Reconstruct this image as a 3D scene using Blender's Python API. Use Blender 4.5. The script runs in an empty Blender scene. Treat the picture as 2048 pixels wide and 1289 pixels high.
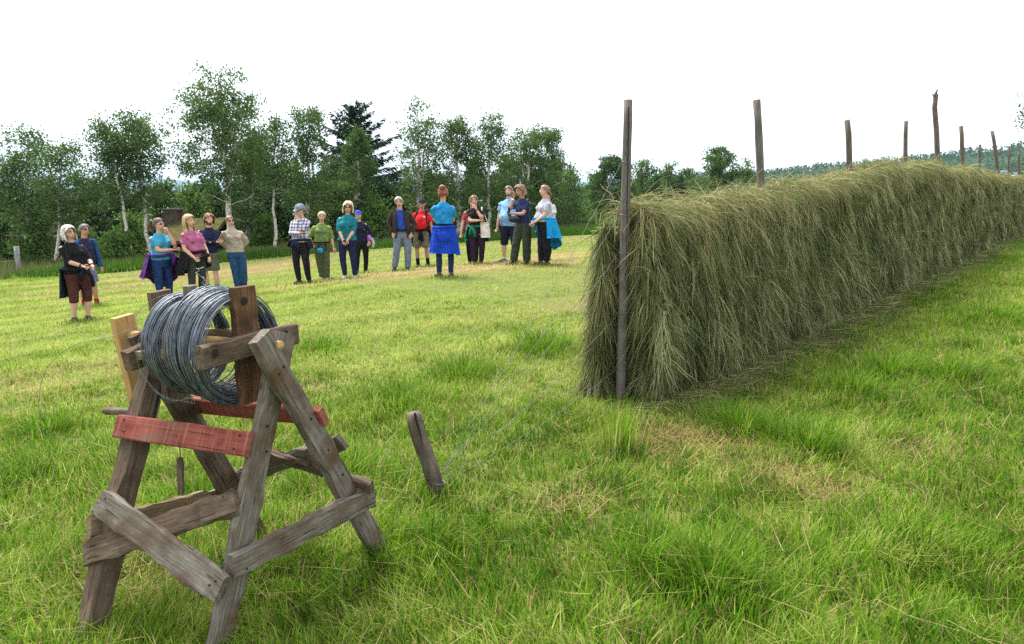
import bpy, math, random
import numpy as np
from mathutils import Vector, Matrix
R = math.radians
rng = np.random.default_rng(11)
random.seed(5)
sc = bpy.context.scene
COL = sc.collection

# ------------------------------------------------------------------ camera model
F = 1365.0
PIT = math.atan(244 / 1365.0)
TP, CP = math.tan(PIT), math.cos(PIT)
CH = 1.6


def ray(x, y):
    u = (x - 1024) / F
    v = (644 - y) / F
    return u / (CP * (1 + v * TP)), (v - TP) / (1 + v * TP)


def at(x, y, Y):
    a, b = ray(x, y)
    return np.array([a * Y, Y, CH + b * Y])


def onplane(x, y, p0, n):
    a, b = ray(x, y)
    d = np.array([a, 1.0, b])
    o = np.array([0, 0, CH])
    t = np.dot(np.array(p0) - o, n) / np.dot(d, n)
    return o + d * t


def proj(p):
    X, Y, Z = p
    Z = Z - CH
    s = math.sin(PIT)
    dep = Y * CP - Z * s
    return 1024 + F * X / dep, 644 - F * (Y * s + Z * CP) / dep


# ------------------------------------------------------------------ terrain
CT = np.array([(-7.53, 11.71, -.53), (-9.19, 14.69, -.69), (-6.78, 13.2, -.36), (-6.17, 13.2, -.36), (-6.8, 15.41, -.53),
               (-6.42, 15.82, -.49), (-4.74, 15.5, -.27), (-4.45, 16.14, -.31), (-3.65, 15.32, -.13), (-3.9, 17.6, -.25),
               (-2.73, 16.82, -.16), (-2.31, 17.8, -.12), (-1.3, 13.01, .13), (-.89, 16.56, .03), (-.07, 16.56, .13),
               (.2, 15.11, .17), (.71, 14.7, .23), (-.61, 3.01, -.03), (-1.09, 2.26, -.03), (-1.66, 2.37, -.04), (-1.26, 3.21, -.03),
               (-.42, 3.63, -.03), (0, 0, 0), (3, 1.5, .1), (-3, 2, -.12), (.89, 5.4, -.04), (3.96, 8.1, .05), (8.5, 13.2, .22),
               (16.84, 22.6, .47), (-18.3, 27, -1.03), (-15.7, 28, -.92), (-10.5, 30, -.67), (-6.4, 32, -.47), (-1.8, 34, -.23),
               (2.8, 36, .13), (-16.6, 22, -.95), (-4, 8, -.22), (6, 6, .2), (25, 30, .7), (20, 10, .7), (-12, 8, -.75), (12, 40, .4)])
_A = np.stack([np.ones(len(CT)), CT[:, 0], CT[:, 1]], 1)
_PL = np.linalg.lstsq(_A, CT[:, 2], rcond=None)[0]
_SG = 4.5


def _ker(X, Y):
    return np.exp(-((X[:, None] - CT[None, :, 0]) ** 2 + (Y[:, None] - CT[None, :, 1]) ** 2) / (2 * _SG ** 2))


_W = np.linalg.solve(_ker(CT[:, 0], CT[:, 1]) + .04 * np.eye(len(CT)), CT[:, 2] - _A @ _PL)


def sst(a, b, x):
    t = np.clip((x - a) / (b - a), 0, 1)
    return t * t * (3 - 2 * t)


def tz(X, Y):
    X = np.atleast_1d(np.asarray(X, float))
    Y = np.atleast_1d(np.asarray(Y, float))
    out = np.empty(len(X))
    for i in range(0, len(X), 50000):
        x, y = X[i:i + 50000], Y[i:i + 50000]
        r = np.hypot(x, y)
        k = np.minimum(1, 45 / np.maximum(r, 1e-6))
        z = _PL[0] + _PL[1] * x * k + _PL[2] * y * k + _ker(x, y) @ _W
        z = z - sst(42, 260, r) * (9 + 9 * sst(.3, -.6, x / np.maximum(r, 1)))
        out[i:i + 50000] = z
    return out


def tz1(x, y):
    return float(tz([x], [y])[0])


def ground_at(px, py):
    a, b = ray(px, py)
    Ys = np.concatenate([np.linspace(1, 20, 400), np.linspace(20, 60, 400)])
    d = CH + b * Ys - tz(a * Ys, Ys)
    i = np.argmax(d < 0) if (d < 0).any() else len(Ys) - 1
    Y = Ys[i]
    return np.array([a * Y, Y, tz1(a * Y, Y)])


def _hash(i, j, s):
    n = (i * 374761393 + j * 668265263 + s * 974634777) & 0xffffffff
    n = ((n ^ (n >> 13)) * 1274126177) & 0xffffffff
    return ((n ^ (n >> 16)) & 0xffff) / 65535.0


def vn(X, Y, s=0):
    X = np.asarray(X, float)
    Y = np.asarray(Y, float)
    i = np.floor(X).astype(np.int64)
    j = np.floor(Y).astype(np.int64)
    fx = X - i
    fy = Y - j
    fx = fx * fx * (3 - 2 * fx)
    fy = fy * fy * (3 - 2 * fy)
    return (_hash(i, j, s) * (1 - fx) + _hash(i + 1, j, s) * fx) * (1 - fy) + (_hash(i, j + 1, s) * (1 - fx) + _hash(i + 1, j + 1, s) * fx) * fy


def fbm(X, Y, s=0):
    return (vn(X, Y, s) + .5 * vn(X * 2.1, Y * 2.1, s + 1) + .25 * vn(X * 4.3, Y * 4.3, s + 2)) / 1.75


# ------------------------------------------------------------------ mesh helpers
def mk(name, V, Fs, mats, parent=None, attrs=None, smooth=False, midx=None):
    V = np.asarray(V, np.float32)
    me = bpy.data.meshes.new(name)
    me.vertices.add(len(V))
    me.vertices.foreach_set('co', V.ravel())
    Fs = [np.asarray(f, np.int32) for f in Fs if len(f)]
    loops = np.concatenate([f.ravel() for f in Fs])
    cnt = np.concatenate([np.full(len(f), f.shape[1], np.int32) for f in Fs])
    st = np.concatenate([[0], np.cumsum(cnt)[:-1]]).astype(np.int32)
    me.loops.add(len(loops))
    me.loops.foreach_set('vertex_index', loops)
    me.polygons.add(len(cnt))
    me.polygons.foreach_set('loop_start', st)
    if not isinstance(mats, (list, tuple)):
        mats = [mats]
    for m in mats:
        me.materials.append(m)
    if midx is not None:
        me.polygons.foreach_set('material_index', np.asarray(midx, np.int32))
    me.polygons.foreach_set('use_smooth', np.full(len(cnt), bool(smooth)))
    for k, a in (attrs or {}).items():
        a = np.asarray(a, np.float32)
        if a.ndim == 2:
            at_ = me.attributes.new(k, 'FLOAT_VECTOR', 'POINT')
            at_.data.foreach_set('vector', a.ravel())
        else:
            at_ = me.attributes.new(k, 'FLOAT', 'POINT')
            at_.data.foreach_set('value', a)
    me.update(calc_edges=True)
    ob = bpy.data.objects.new(name, me)
    COL.objects.link(ob)
    if parent is not None:
        ob.parent = parent
        ob.matrix_parent_inverse = Matrix.Identity(4)
        off = np.zeros(3)
        q_ = parent
        while q_ is not None:                                # geometry is written in world space
            off += np.array(q_.location)
            q_ = q_.parent
        if np.abs(off).max() > 1e-9:
            me.vertices.foreach_set('co', (V - off).astype(np.float32).ravel())
            me.update()
    return ob


def empty(name, loc, label=None, cat=None, group=None):
    e = bpy.data.objects.new(name, None)
    e.location = [float(c) for c in loc]
    e.empty_display_size = .2
    COL.objects.link(e)
    tag(e, label, cat, group)
    return e


def tag(o, label=None, cat=None, group=None, kind=None):
    for k, v in (('label', label), ('category', cat), ('group', group), ('kind', kind)):
        if v:
            o[k] = v
    return o


def nrm(v):
    v = np.asarray(v, float)
    return v / max(np.linalg.norm(v), 1e-9)


class MB:
    def __init__(s):
        s.V = []
        s.F = {3: [], 4: []}
        s.M = {3: [], 4: []}
        s.U = []
        s.n = 0

    def add(s, V, F, uvw=None, mi=0):
        V = np.asarray(V, float)
        for f in F:
            f = np.asarray(f)
            if len(f) == 0:
                continue
            s.F[f.shape[1]].append(f + s.n)
            s.M[f.shape[1]].append(np.full(len(f), mi))
        s.V.append(V)
        s.U.append(V if uvw is None else np.asarray(uvw, float))
        s.n += len(V)

    def tube(s, P, rad, n=10, cap=True, mi=0, up=None, uoff=0., jit=0.):
        P = np.asarray(P, float)
        k = len(P)
        rad = np.asarray(rad, float)
        if rad.ndim == 0:
            rad = np.full((k, 2), float(rad))
        elif rad.ndim == 1:
            rad = np.stack([rad, rad], 1)
        T = np.gradient(P, axis=0)
        T /= np.maximum(np.linalg.norm(T, axis=1), 1e-9)[:, None]
        ref = np.array(up if up is not None else ([1, 0, 0] if abs(T[0][0]) < .8 else [0, 1, 0]), float)
        th = np.arange(n) * 2 * math.pi / n
        V = []
        U = []
        L = np.concatenate([[0], np.cumsum(np.linalg.norm(np.diff(P, axis=0), axis=1))])
        for i in range(k):
            a = ref - T[i] * ref.dot(T[i])
            a = nrm(a)
            b = np.cross(T[i], a)
            ref = a
            j = 1 + jit * rng.normal(size=n) if jit else 1
            V.append(P[i] + np.outer(np.cos(th) * rad[i, 0] * j, a) + np.outer(np.sin(th) * rad[i, 1] * j, b))
            U.append(np.stack([np.full(n, L[i] + uoff), np.cos(th) * rad[i, 0] + uoff, np.sin(th) * rad[i, 1]], 1))
        V = np.concatenate(V)
        U = np.concatenate(U)
        q = np.arange(n)
        r_ = (q + 1) % n
        F4 = np.concatenate([np.stack([i * n + q, i * n + r_, (i + 1) * n + r_, (i + 1) * n + q], 1) for i in range(k - 1)])
        F3 = []
        if cap:
            V = np.concatenate([V, [P[0], P[-1]]])
            U = np.concatenate([U, [[L[0] + uoff, uoff, 0], [L[-1] + uoff, uoff, 0]]])
            F3 = np.concatenate([np.stack([r_, q, np.full(n, k * n)], 1), np.stack([(k - 1) * n + q, (k - 1) * n + r_, np.full(n, k * n + 1)], 1)])
        s.add(V, [F4, F3], U, mi)

    def rings(s, C, n=20, mi=0):
        """horizontal ellipse rings (x,y,z,rx,ry)"""
        th = np.arange(n) * 2 * math.pi / n
        V = np.concatenate([np.stack([c[0] + c[3] * np.cos(th), c[1] + c[4] * np.sin(th), np.full(n, c[2])], 1) for c in C])
        k = len(C)
        q = np.arange(n)
        r_ = (q + 1) % n
        F4 = np.concatenate([np.stack([i * n + q, i * n + r_, (i + 1) * n + r_, (i + 1) * n + q], 1) for i in range(k - 1)])
        V = np.concatenate([V, [C[0][:3], C[-1][:3]]])
        F3 = np.concatenate([np.stack([r_, q, np.full(n, k * n)], 1), np.stack([(k - 1) * n + q, (k - 1) * n + r_, np.full(n, k * n + 1)], 1)])
        s.add(V, [F4, F3], None, mi)

    def ell(s, c, r, n=14, m=9, rot=None, mi=0):
        th = np.arange(n) * 2 * math.pi / n
        ph = np.linspace(-math.pi / 2, math.pi / 2, m + 2)[1:-1]
        V = np.concatenate([np.stack([np.cos(p) * np.cos(th), np.cos(p) * np.sin(th), np.full(n, math.sin(p))], 1) for p in ph] + [[[0, 0, -1.], [0, 0, 1.]]])
        V = V * np.asarray(r)
        if rot is not None:
            V = V @ np.array(rot).T
        q = np.arange(n)
        r_ = (q + 1) % n
        F4 = np.concatenate([np.stack([i * n + q, i * n + r_, (i + 1) * n + r_, (i + 1) * n + q], 1) for i in range(m - 1)])
        F3 = np.concatenate([np.stack([r_, q, np.full(n, m * n)], 1), np.stack([(m - 1) * n + q, (m - 1) * n + r_, np.full(n, m * n + 1)], 1)])
        s.add(V + np.asarray(c), [F4, F3], None, mi)

    def shell(s, grid, th=.012, mi=0, closed=False):
        """thick sheet from a (rows, cols, 3) grid of points; outward = along grid normal"""
        G = np.asarray(grid, float)
        a, b, _ = G.shape
        N = np.cross(np.gradient(G, axis=0), np.gradient(G, axis=1))
        N /= np.maximum(np.linalg.norm(N, axis=2), 1e-9)[:, :, None]
        I = G - N * th
        V = np.concatenate([G.reshape(-1, 3), I.reshape(-1, 3)])
        ii, jj = np.meshgrid(np.arange(a - 1), np.arange(b - 1), indexing='ij')
        p = (ii * b + jj).ravel()
        o = a * b
        Fo = np.stack([p, p + 1, p + b + 1, p + b], 1)
        Fi = np.stack([p + b, p + b + 1, p + 1, p], 1) + o
        ed = []
        for j in range(b - 1):
            ed.append((j, j + 1, o + j + 1, o + j))
            r0 = (a - 1) * b
            ed.append((r0 + j, o + r0 + j, o + r0 + j + 1, r0 + j + 1))
        for i in range(a - 1):
            ed.append((i * b, o + i * b, o + (i + 1) * b, (i + 1) * b))
            e = i * b + b - 1
            ed.append((e, e + b, o + e + b, o + e))
        s.add(V, [Fo, Fi, np.array(ed)], None, mi)

    def plank(s, p0, p1, w, t, wdir, seg=9, wob=.0035, taper=1.0, ch=.006, mi=0):
        """board with worn edges; wide face lies along wdir"""
        p0 = np.asarray(p0, float)
        p1 = np.asarray(p1, float)
        d = p1 - p0
        L = np.linalg.norm(d)
        d /= L
        a = nrm(np.asarray(wdir, float) - d * np.dot(wdir, d))
        b = np.cross(d, a)
        hw, ht = w / 2, t / 2
        c = min(ch, ht * .5)
        sec = np.array([(-hw + c, -ht), (hw - c, -ht), (hw, -ht + c), (hw, ht - c), (hw - c, ht), (-hw + c, ht), (-hw, ht - c), (-hw, -ht + c)])
        V = []
        U = []
        n = 8
        uo = rng.uniform(0, 50)
        j1 = rng.normal(size=(seg + 1, 2)) * wob
        for i in range(seg + 1):
            f = i / seg
            k = 1 + (taper - 1) * f
            S = sec * k + rng.normal(size=sec.shape) * wob * .6
            S[[2, 3]] += [j1[i, 0], 0]
            S[[6, 7]] += [j1[i, 1], 0]
            if i in (0, seg):
                S = S * .97
            V.append(p0 + d * L * f + np.outer(S[:, 0], a) + np.outer(S[:, 1], b))
            U.append(np.stack([np.full(n, L * f + uo), S[:, 0] + uo, S[:, 1] + uo], 1))
        V = np.concatenate(V)
        U = np.concatenate(U)
        q = np.arange(n)
        r_ = (q + 1) % n
        F4 = np.concatenate([np.stack([i * n + q, i * n + r_, (i + 1) * n + r_, (i + 1) * n + q], 1) for i in range(seg)])
        V = np.concatenate([V, [p0, p1]])
        U = np.concatenate([U, [[uo, uo, uo], [uo + L, uo, uo]]])
        F3 = np.concatenate([np.stack([r_, q, np.full(n, (seg + 1) * n)], 1), np.stack([seg * n + q, seg * n + r_, np.full(n, (seg + 1) * n + 1)], 1)])
        s.add(V, [F4, F3], U, mi)

    def box(s, c, size, rotz=0., mi=0):
        x, y, z = np.array(size) / 2
        V = np.array([(-x, -y, -z), (x, -y, -z), (x, y, -z), (-x, y, -z), (-x, -y, z), (x, -y, z), (x, y, z), (-x, y, z)])
        m = np.array([[math.cos(rotz), -math.sin(rotz), 0], [math.sin(rotz), math.cos(rotz), 0], [0, 0, 1]])
        s.add(V @ m.T + np.asarray(c), [np.array([(0, 3, 2, 1), (4, 5, 6, 7), (0, 1, 5, 4), (1, 2, 6, 5), (2, 3, 7, 6), (3, 0, 4, 7)])], None, mi)

    def arrays(s):
        V = np.concatenate(s.V)
        Fs = [np.concatenate(s.F[k]) for k in (3, 4) if s.F[k]]
        M = np.concatenate([np.concatenate(s.M[k]) for k in (3, 4) if s.M[k]])
        return V, Fs, M, np.concatenate(s.U)

    def build(s, name, mats, parent=None, smooth=False, xf=None, uvw=True):
        V, Fs, M, U = s.arrays()
        if xf is not None:
            V = xf(V)
        return mk(name, V, Fs, mats, parent, {'uvw': U} if uvw else None, smooth, M)


def remesh(mb, voxel, it=4):
    V, Fs, M, U = mb.arrays()
    ob = mk('temporary', V, Fs, [])
    m = ob.modifiers.new('r', 'REMESH')
    m.mode = 'VOXEL'
    m.voxel_size = voxel
    s = ob.modifiers.new('s', 'SMOOTH')
    s.factor = .5
    s.iterations = it
    dg = bpy.context.evaluated_depsgraph_get()
    me = bpy.data.meshes.new_from_object(ob.evaluated_get(dg))
    n = len(me.vertices)
    V2 = np.empty(n * 3, np.float32)
    me.vertices.foreach_get('co', V2)
    nl = len(me.loops)
    li = np.empty(nl, np.int32)
    me.loops.foreach_get('vertex_index', li)
    ct = np.empty(len(me.polygons), np.int32)
    me.polygons.foreach_get('loop_total', ct)
    old = ob.data
    bpy.data.objects.remove(ob)
    bpy.data.meshes.remove(old)
    bpy.data.meshes.remove(me)
    V2 = V2.reshape(-1, 3)
    out = []
    st = np.concatenate([[0], np.cumsum(ct)[:-1]])
    for k in (3, 4):
        idx = st[ct == k]
        if len(idx):
            out.append(np.stack([li[idx + i] for i in range(k)], 1))
    return V2.astype(float), out


# ------------------------------------------------------------------ materials
def newmat(name):
    m = bpy.data.materials.new(name)
    m.use_nodes = True
    nt = m.node_tree
    nt.nodes.clear()
    out = nt.nodes.new('ShaderNodeOutputMaterial')
    return m, nt, out


def nd(nt, t, **kw):
    n = nt.nodes.new(t)
    for k, v in kw.items():
        if k in n.inputs.keys():
            n.inputs[k].default_value = v
        else:
            setattr(n, k, v)
    return n


def ramp(nt, src, stops):
    r = nt.nodes.new('ShaderNodeValToRGB')
    e = r.color_ramp.elements
    while len(e) < len(stops):
        e.new(.5)
    for i, (p, c) in enumerate(stops):
        e[i].position = p
        e[i].color = (*c, 1)
    nt.links.new(src, r.inputs[0])
    return r.outputs[0]


def mixc(nt, fac, a, b, mode='MIX'):
    m = nt.nodes.new('ShaderNodeMix')
    m.data_type = 'RGBA'
    m.blend_type = mode
    for i, v in ((0, fac), (6, a), (7, b)):
        if isinstance(v, (int, float)):
            m.inputs[i].default_value = v
        elif isinstance(v, tuple):
            m.inputs[i].default_value = (*v, 1)
        else:
            nt.links.new(v, m.inputs[i])
    return m.outputs[2]


def coords(nt, attr=None, scale=(1, 1, 1)):
    mp = nt.nodes.new('ShaderNodeMapping')
    mp.inputs['Scale'].default_value = scale
    if attr:
        a = nd(nt, 'ShaderNodeAttribute', attribute_name=attr)
        nt.links.new(a.outputs['Vector'], mp.inputs[0])
    else:
        a = nt.nodes.new('ShaderNodeTexCoord')
        nt.links.new(a.outputs['Object'], mp.inputs[0])
    return mp.outputs[0]


def noise(nt, vec, scale, detail=4, rough=.55):
    n = nd(nt, 'ShaderNodeTexNoise')
    n.inputs['Scale'].default_value = scale
    n.inputs['Detail'].default_value = detail
    n.inputs['Roughness'].default_value = rough
    nt.links.new(vec, n.inputs['Vector'])
    return n.outputs['Fac']


def bump(nt, h, strength, dist=.01):
    b = nd(nt, 'ShaderNodeBump')
    b.inputs['Strength'].default_value = strength
    b.inputs['Distance'].default_value = dist
    nt.links.new(h, b.inputs['Height'])
    return b.outputs[0]


def finish(nt, out, col, rough=.8, nrml=None, metal=0., spec=.3):
    p = nt.nodes.new('ShaderNodeBsdfPrincipled')
    if isinstance(col, tuple):
        p.inputs['Base Color'].default_value = (*col, 1)
    else:
        nt.links.new(col, p.inputs['Base Color'])
    p.inputs['Roughness'].default_value = rough
    p.inputs['Metallic'].default_value = metal
    p.inputs['Specular IOR Level'].default_value = spec
    if nrml is not None:
        nt.links.new(nrml, p.inputs['Normal'])
    nt.links.new(p.outputs[0], out.inputs[0])
    return p


def m_wood(name, dark, mid, light, grain=70, stain=None, bs=.5, saw=None):
    m, nt, out = newmat(name)
    v = coords(nt, 'uvw', (4.5, grain * 1.3, grain * 1.3))
    g = noise(nt, v, 1.0, 8, .7)
    ck = noise(nt, coords(nt, 'uvw', (2.6, 120, 120)), 1.0, 3, .5)
    v2 = coords(nt, 'uvw', (1, 1, 1))
    blotch = noise(nt, v2, 7, 4, .6)
    c = ramp(nt, g, [(.28, dark), (.5, mid), (.74, light)])
    c = mixc(nt, ramp(nt, blotch, [(.42, (0, 0, 0)), (.68, (1, 1, 1))]), c, stain or tuple(x * .55 for x in mid))
    vk = coords(nt, 'uvw', (6, 20, 20))
    vo = nd(nt, 'ShaderNodeTexVoronoi')
    nt.links.new(vk, vo.inputs['Vector'])
    vo.inputs['Scale'].default_value = .9
    kn = ramp(nt, vo.outputs['Distance'], [(.0, (1, 1, 1)), (.16, (0, 0, 0))])
    c = mixc(nt, kn, c, tuple(x * .35 for x in dark))
    c = mixc(nt, ramp(nt, ck, [(.30, (1, 1, 1)), (.37, (0, 0, 0))]), c, tuple(x * .30 for x in dark))
    if saw:
        sw = noise(nt, coords(nt, 'uvw', (95, 6, 6)), 1.0, 3, .6)
        c = mixc(nt, ramp(nt, sw, [(.48, (0, 0, 0)), (.72, (.55, .55, .55))]), c, saw)
        wr = noise(nt, coords(nt, 'uvw', (3, 9, 9)), 1.0, 5, .7)
        c = mixc(nt, ramp(nt, wr, [(.56, (0, 0, 0)), (.70, (.8, .8, .8))]), c, (.17, .12, .095))
    finish(nt, out, c, .86, bump(nt, g, bs, .006), spec=.15)
    return m


def m_cloth(name, col, var=.26, scale=11, rough=.9):
    m, nt, out = newmat(name)
    v = coords(nt)
    n = noise(nt, v, scale, 4)
    n2 = noise(nt, v, 220, 2)
    lo = tuple(x * (1 - var) for x in col)
    hi = tuple(min(1, x * (1 + var)) for x in col)
    c = ramp(nt, n, [(.3, lo), (.7, hi)])
    w = nd(nt, 'ShaderNodeMath', operation='ADD')
    nt.links.new(n, w.inputs[0])
    mm = nd(nt, 'ShaderNodeMath', operation='MULTIPLY')
    nt.links.new(n2, mm.inputs[0])
    mm.inputs[1].default_value = .15
    nt.links.new(mm.outputs[0], w.inputs[1])
    p = finish(nt, out, c, rough, bump(nt, w.outputs[0], .8, .05), spec=.12)
    return m


def m_plain(name, col, rough=.6, metal=0., spec=.4, var=.12, scale=12):
    m, nt, out = newmat(name)
    n = noise(nt, coords(nt), scale, 3)
    c = ramp(nt, n, [(.3, tuple(x * (1 - var) for x in col)), (.7, tuple(min(1, x * (1 + var)) for x in col))])
    finish(nt, out, c, rough, None, metal, spec)
    return m


def m_leafy(name, stops, attr='tint', trans=.45, rough=.6, dry=None, spec=.08):
    """two-sided leaf or blade: colour by a per-blade attribute"""
    m, nt, out = newmat(name)
    a = nd(nt, 'ShaderNodeAttribute', attribute_name=attr)
    c = ramp(nt, a.outputs['Fac'], stops)
    if dry:
        b = nd(nt, 'ShaderNodeAttribute', attribute_name='dry')
        a2 = ramp(nt, a.outputs['Fac'], [(0, dry[0]), (1, dry[1])])
        c = mixc(nt, b.outputs['Fac'], c, a2)
    p = nt.nodes.new('ShaderNodeBsdfPrincipled')
    nt.links.new(c, p.inputs['Base Color'])
    p.inputs['Roughness'].default_value = rough
    p.inputs['Specular IOR Level'].default_value = spec
    t = nt.nodes.new('ShaderNodeBsdfTranslucent')
    nt.links.new(c, t.inputs[0])
    mx = nt.nodes.new('ShaderNodeMixShader')
    mx.inputs[0].default_value = trans
    nt.links.new(p.outputs[0], mx.inputs[1])
    nt.links.new(t.outputs[0], mx.inputs[2])
    nt.links.new(mx.outputs[0], out.inputs[0])
    return m


W_GREY = m_wood('weathered_grey_wood', (.055, .046, .037), (.16, .142, .118), (.30, .275, .24), stain=(.09, .058, .034))
W_BROWN = m_wood('weathered_brown_wood', (.045, .031, .021), (.125, .090, .064), (.24, .19, .145), stain=(.065, .042, .027))
W_RUST = m_wood('stained_reddish_wood', (.05, .026, .014), (.13, .065, .034), (.26, .15, .08), stain=(.05, .028, .017))
W_TAN = m_wood('pale_tan_wood', (.11, .075, .045), (.24, .18, .115), (.36, .29, .20), stain=(.16, .10, .055))
W_PALE = m_wood('pale_grey_wood', (.16, .16, .16), (.30, .30, .30), (.42, .42, .41), grain=45, stain=(.2, .19, .18))
W_PINE = m_wood('fresh_pine', (.36, .21, .085), (.48, .30, .13), (.58, .40, .20), grain=40, stain=(.40, .24, .09), bs=.2)
W_RED = m_wood('red_painted_wood', (.10, .022, .017), (.19, .048, .037), (.31, .115, .09), grain=50, stain=(.27, .075, .055), bs=.6, saw=(.40, .17, .13))
W_POLE = m_wood('grey_pole_wood', (.075, .066, .062), (.15, .135, .125), (.24, .22, .20), grain=45, stain=(.11, .09, .075))
W_POLE2 = m_wood('brown_grey_pole_wood', (.07, .056, .047), (.14, .11, .092), (.22, .18, .15), grain=45, stain=(.10, .075, .058))
W_STAKE = m_wood('stake_wood', (.06, .048, .038), (.13, .105, .08), (.25, .21, .17), grain=45, stain=(.07, .05, .036))
M_WIRE = m_plain('galvanised_wire', (.15, .175, .205), .48, .6, .5, .45, 30)
M_GUY = m_plain('weathered_wire', (.13, .135, .14), .6, .3, .3, .3, 30)
M_BLACK = m_plain('dark_bolt_hole', (.015, .012, .01), .9)

# ------------------------------------------------------------------ camera, sky, sun
cam = bpy.data.cameras.new('camera')
cam.sensor_width = 36
cam.lens = 36 * F / 2048
cam.clip_start = .05
cam.clip_end = 20000
co = bpy.data.objects.new('camera', cam)
co.location = (0, 0, CH)
co.rotation_euler = (math.pi / 2 - PIT, 0, 0)
COL.objects.link(co)
sc.camera = co
SUN_EL, SUN_AZ = R(57), R(-40)          # sun stands beyond the trees, to the left of the view
wd = bpy.data.worlds.new('World')
sc.world = wd
wd.use_nodes = True
nt = wd.node_tree
nt.nodes.clear()
wo = nt.nodes.new('ShaderNodeOutputWorld')
bg = nt.nodes.new('ShaderNodeBackground')
bg.inputs[1].default_value = .09
sky = nt.nodes.new('ShaderNodeTexSky')
sky.sky_type = 'NISHITA'
sky.sun_disc = False
sky.sun_elevation = SUN_EL
sky.sun_rotation = SUN_AZ
tc = nt.nodes.new('ShaderNodeTexCoord')
cn = noise(nt, tc.outputs['Generated'], 2.2, 5, .6)
cloud = ramp(nt, cn, [(.25, (8.3, 8.6, 9.0)), (.7, (10.6, 10.6, 10.6))])
skc = mixc(nt, .88, sky.outputs[0], cloud)           # thin bright overcast with hardly any blue left
nt.links.new(skc, bg.inputs[0])
nt.links.new(bg.outputs[0], wo.inputs[0])
sl = bpy.data.lights.new('sun', 'SUN')
sl.energy = 4.2
sl.angle = R(26)
sl.color = (1, .95, .86)
so = bpy.data.objects.new('sun', sl)
d = Vector((math.sin(SUN_AZ) * math.cos(SUN_EL), math.cos(SUN_AZ) * math.cos(SUN_EL), math.sin(SUN_EL)))
so.rotation_euler = d.to_track_quat('Z', 'Y').to_euler()
so.location = (0, 0, 50)
COL.objects.link(so)
vs = sc.view_settings
vs.view_transform = 'Standard'
vs.look = 'None'
vs.gamma = 1
vs.exposure = 1.16
sc.cycles.max_bounces = 7
sc.cycles.transparent_max_bounces = 6
sc.cycles.volume_bounces = 0
sc.cycles.sample_clamp_indirect = 4
sc.cycles.use_denoising = False
sc.cycles.use_adaptive_sampling = True
sc.cycles.adaptive_threshold = .01

# ------------------------------------------------------------------ field layout
HP0 = np.array([.85, 5.40])
HD = nrm([.9, 1.0])                      # the hay wall runs away to the right
HN = np.array([HD[1], -HD[0]])           # its open (front) side
HL = 31.0


def hay_s(X, Y):
    return (X - HP0[0]) * HD[0] + (Y - HP0[1]) * HD[1]


def hay_n(X, Y):
    return (X - HP0[0]) * HN[0] + (Y - HP0[1]) * HN[1]


_E = np.array([ground_at(0, 562)[:2], ground_at(300, 540)[:2], ground_at(640, 507)[:2], ground_at(900, 487)[:2], ground_at(1130, 472)[:2], ground_at(1200, 469)[:2]])


def edge_y(X):
    """far edge of the mown meadow"""
    return np.interp(X, _E[:, 0], _E[:, 1], left=_E[0, 1] - 3, right=_E[-1, 1] + 6)


SW = nrm(ground_at(1180, 527)[:2] - ground_at(560, 603)[:2])    # mowing lines
SWN = np.array([-SW[1], SW[0]])
TUFT = [(1085, 705, .55, .20), (930, 752, .5, .12), (800, 812, .5, .13), (1240, 910, .13, .24), (1780, 755, .35, .16), (1700, 790, .35, .14), (1480, 865, .3, .12),
        (1420, 1180, .3, .16), (1300, 1130, .25, .12), (700, 950, .35, .08), (1990, 640, .7, .13), (60, 960, .4, .10), (860, 1120, .3, .08), (640, 700, .5, .05),
        (1620, 900, .3, .13), (1900, 760, .4, .12), (1850, 1120, .4, .08), (100, 870, .3, .1), (400, 1010, .25, .08)]
TUFT = [(ground_at(a, b)[:2], r, h) for a, b, r, h in TUFT]
BARE = [(1390, 900, .48), (1340, 880, .3), (1500, 905, .3), (1620, 985, .3), (1830, 915, .35), (1330, 870, .25), (1290, 895, .2), (1560, 960, .25), (330, 1190, .15), (250, 1150, .2), (1150, 1010, .18)]
BARE = [(ground_at(a, b)[:2], r) for a, b, r in BARE]


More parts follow.
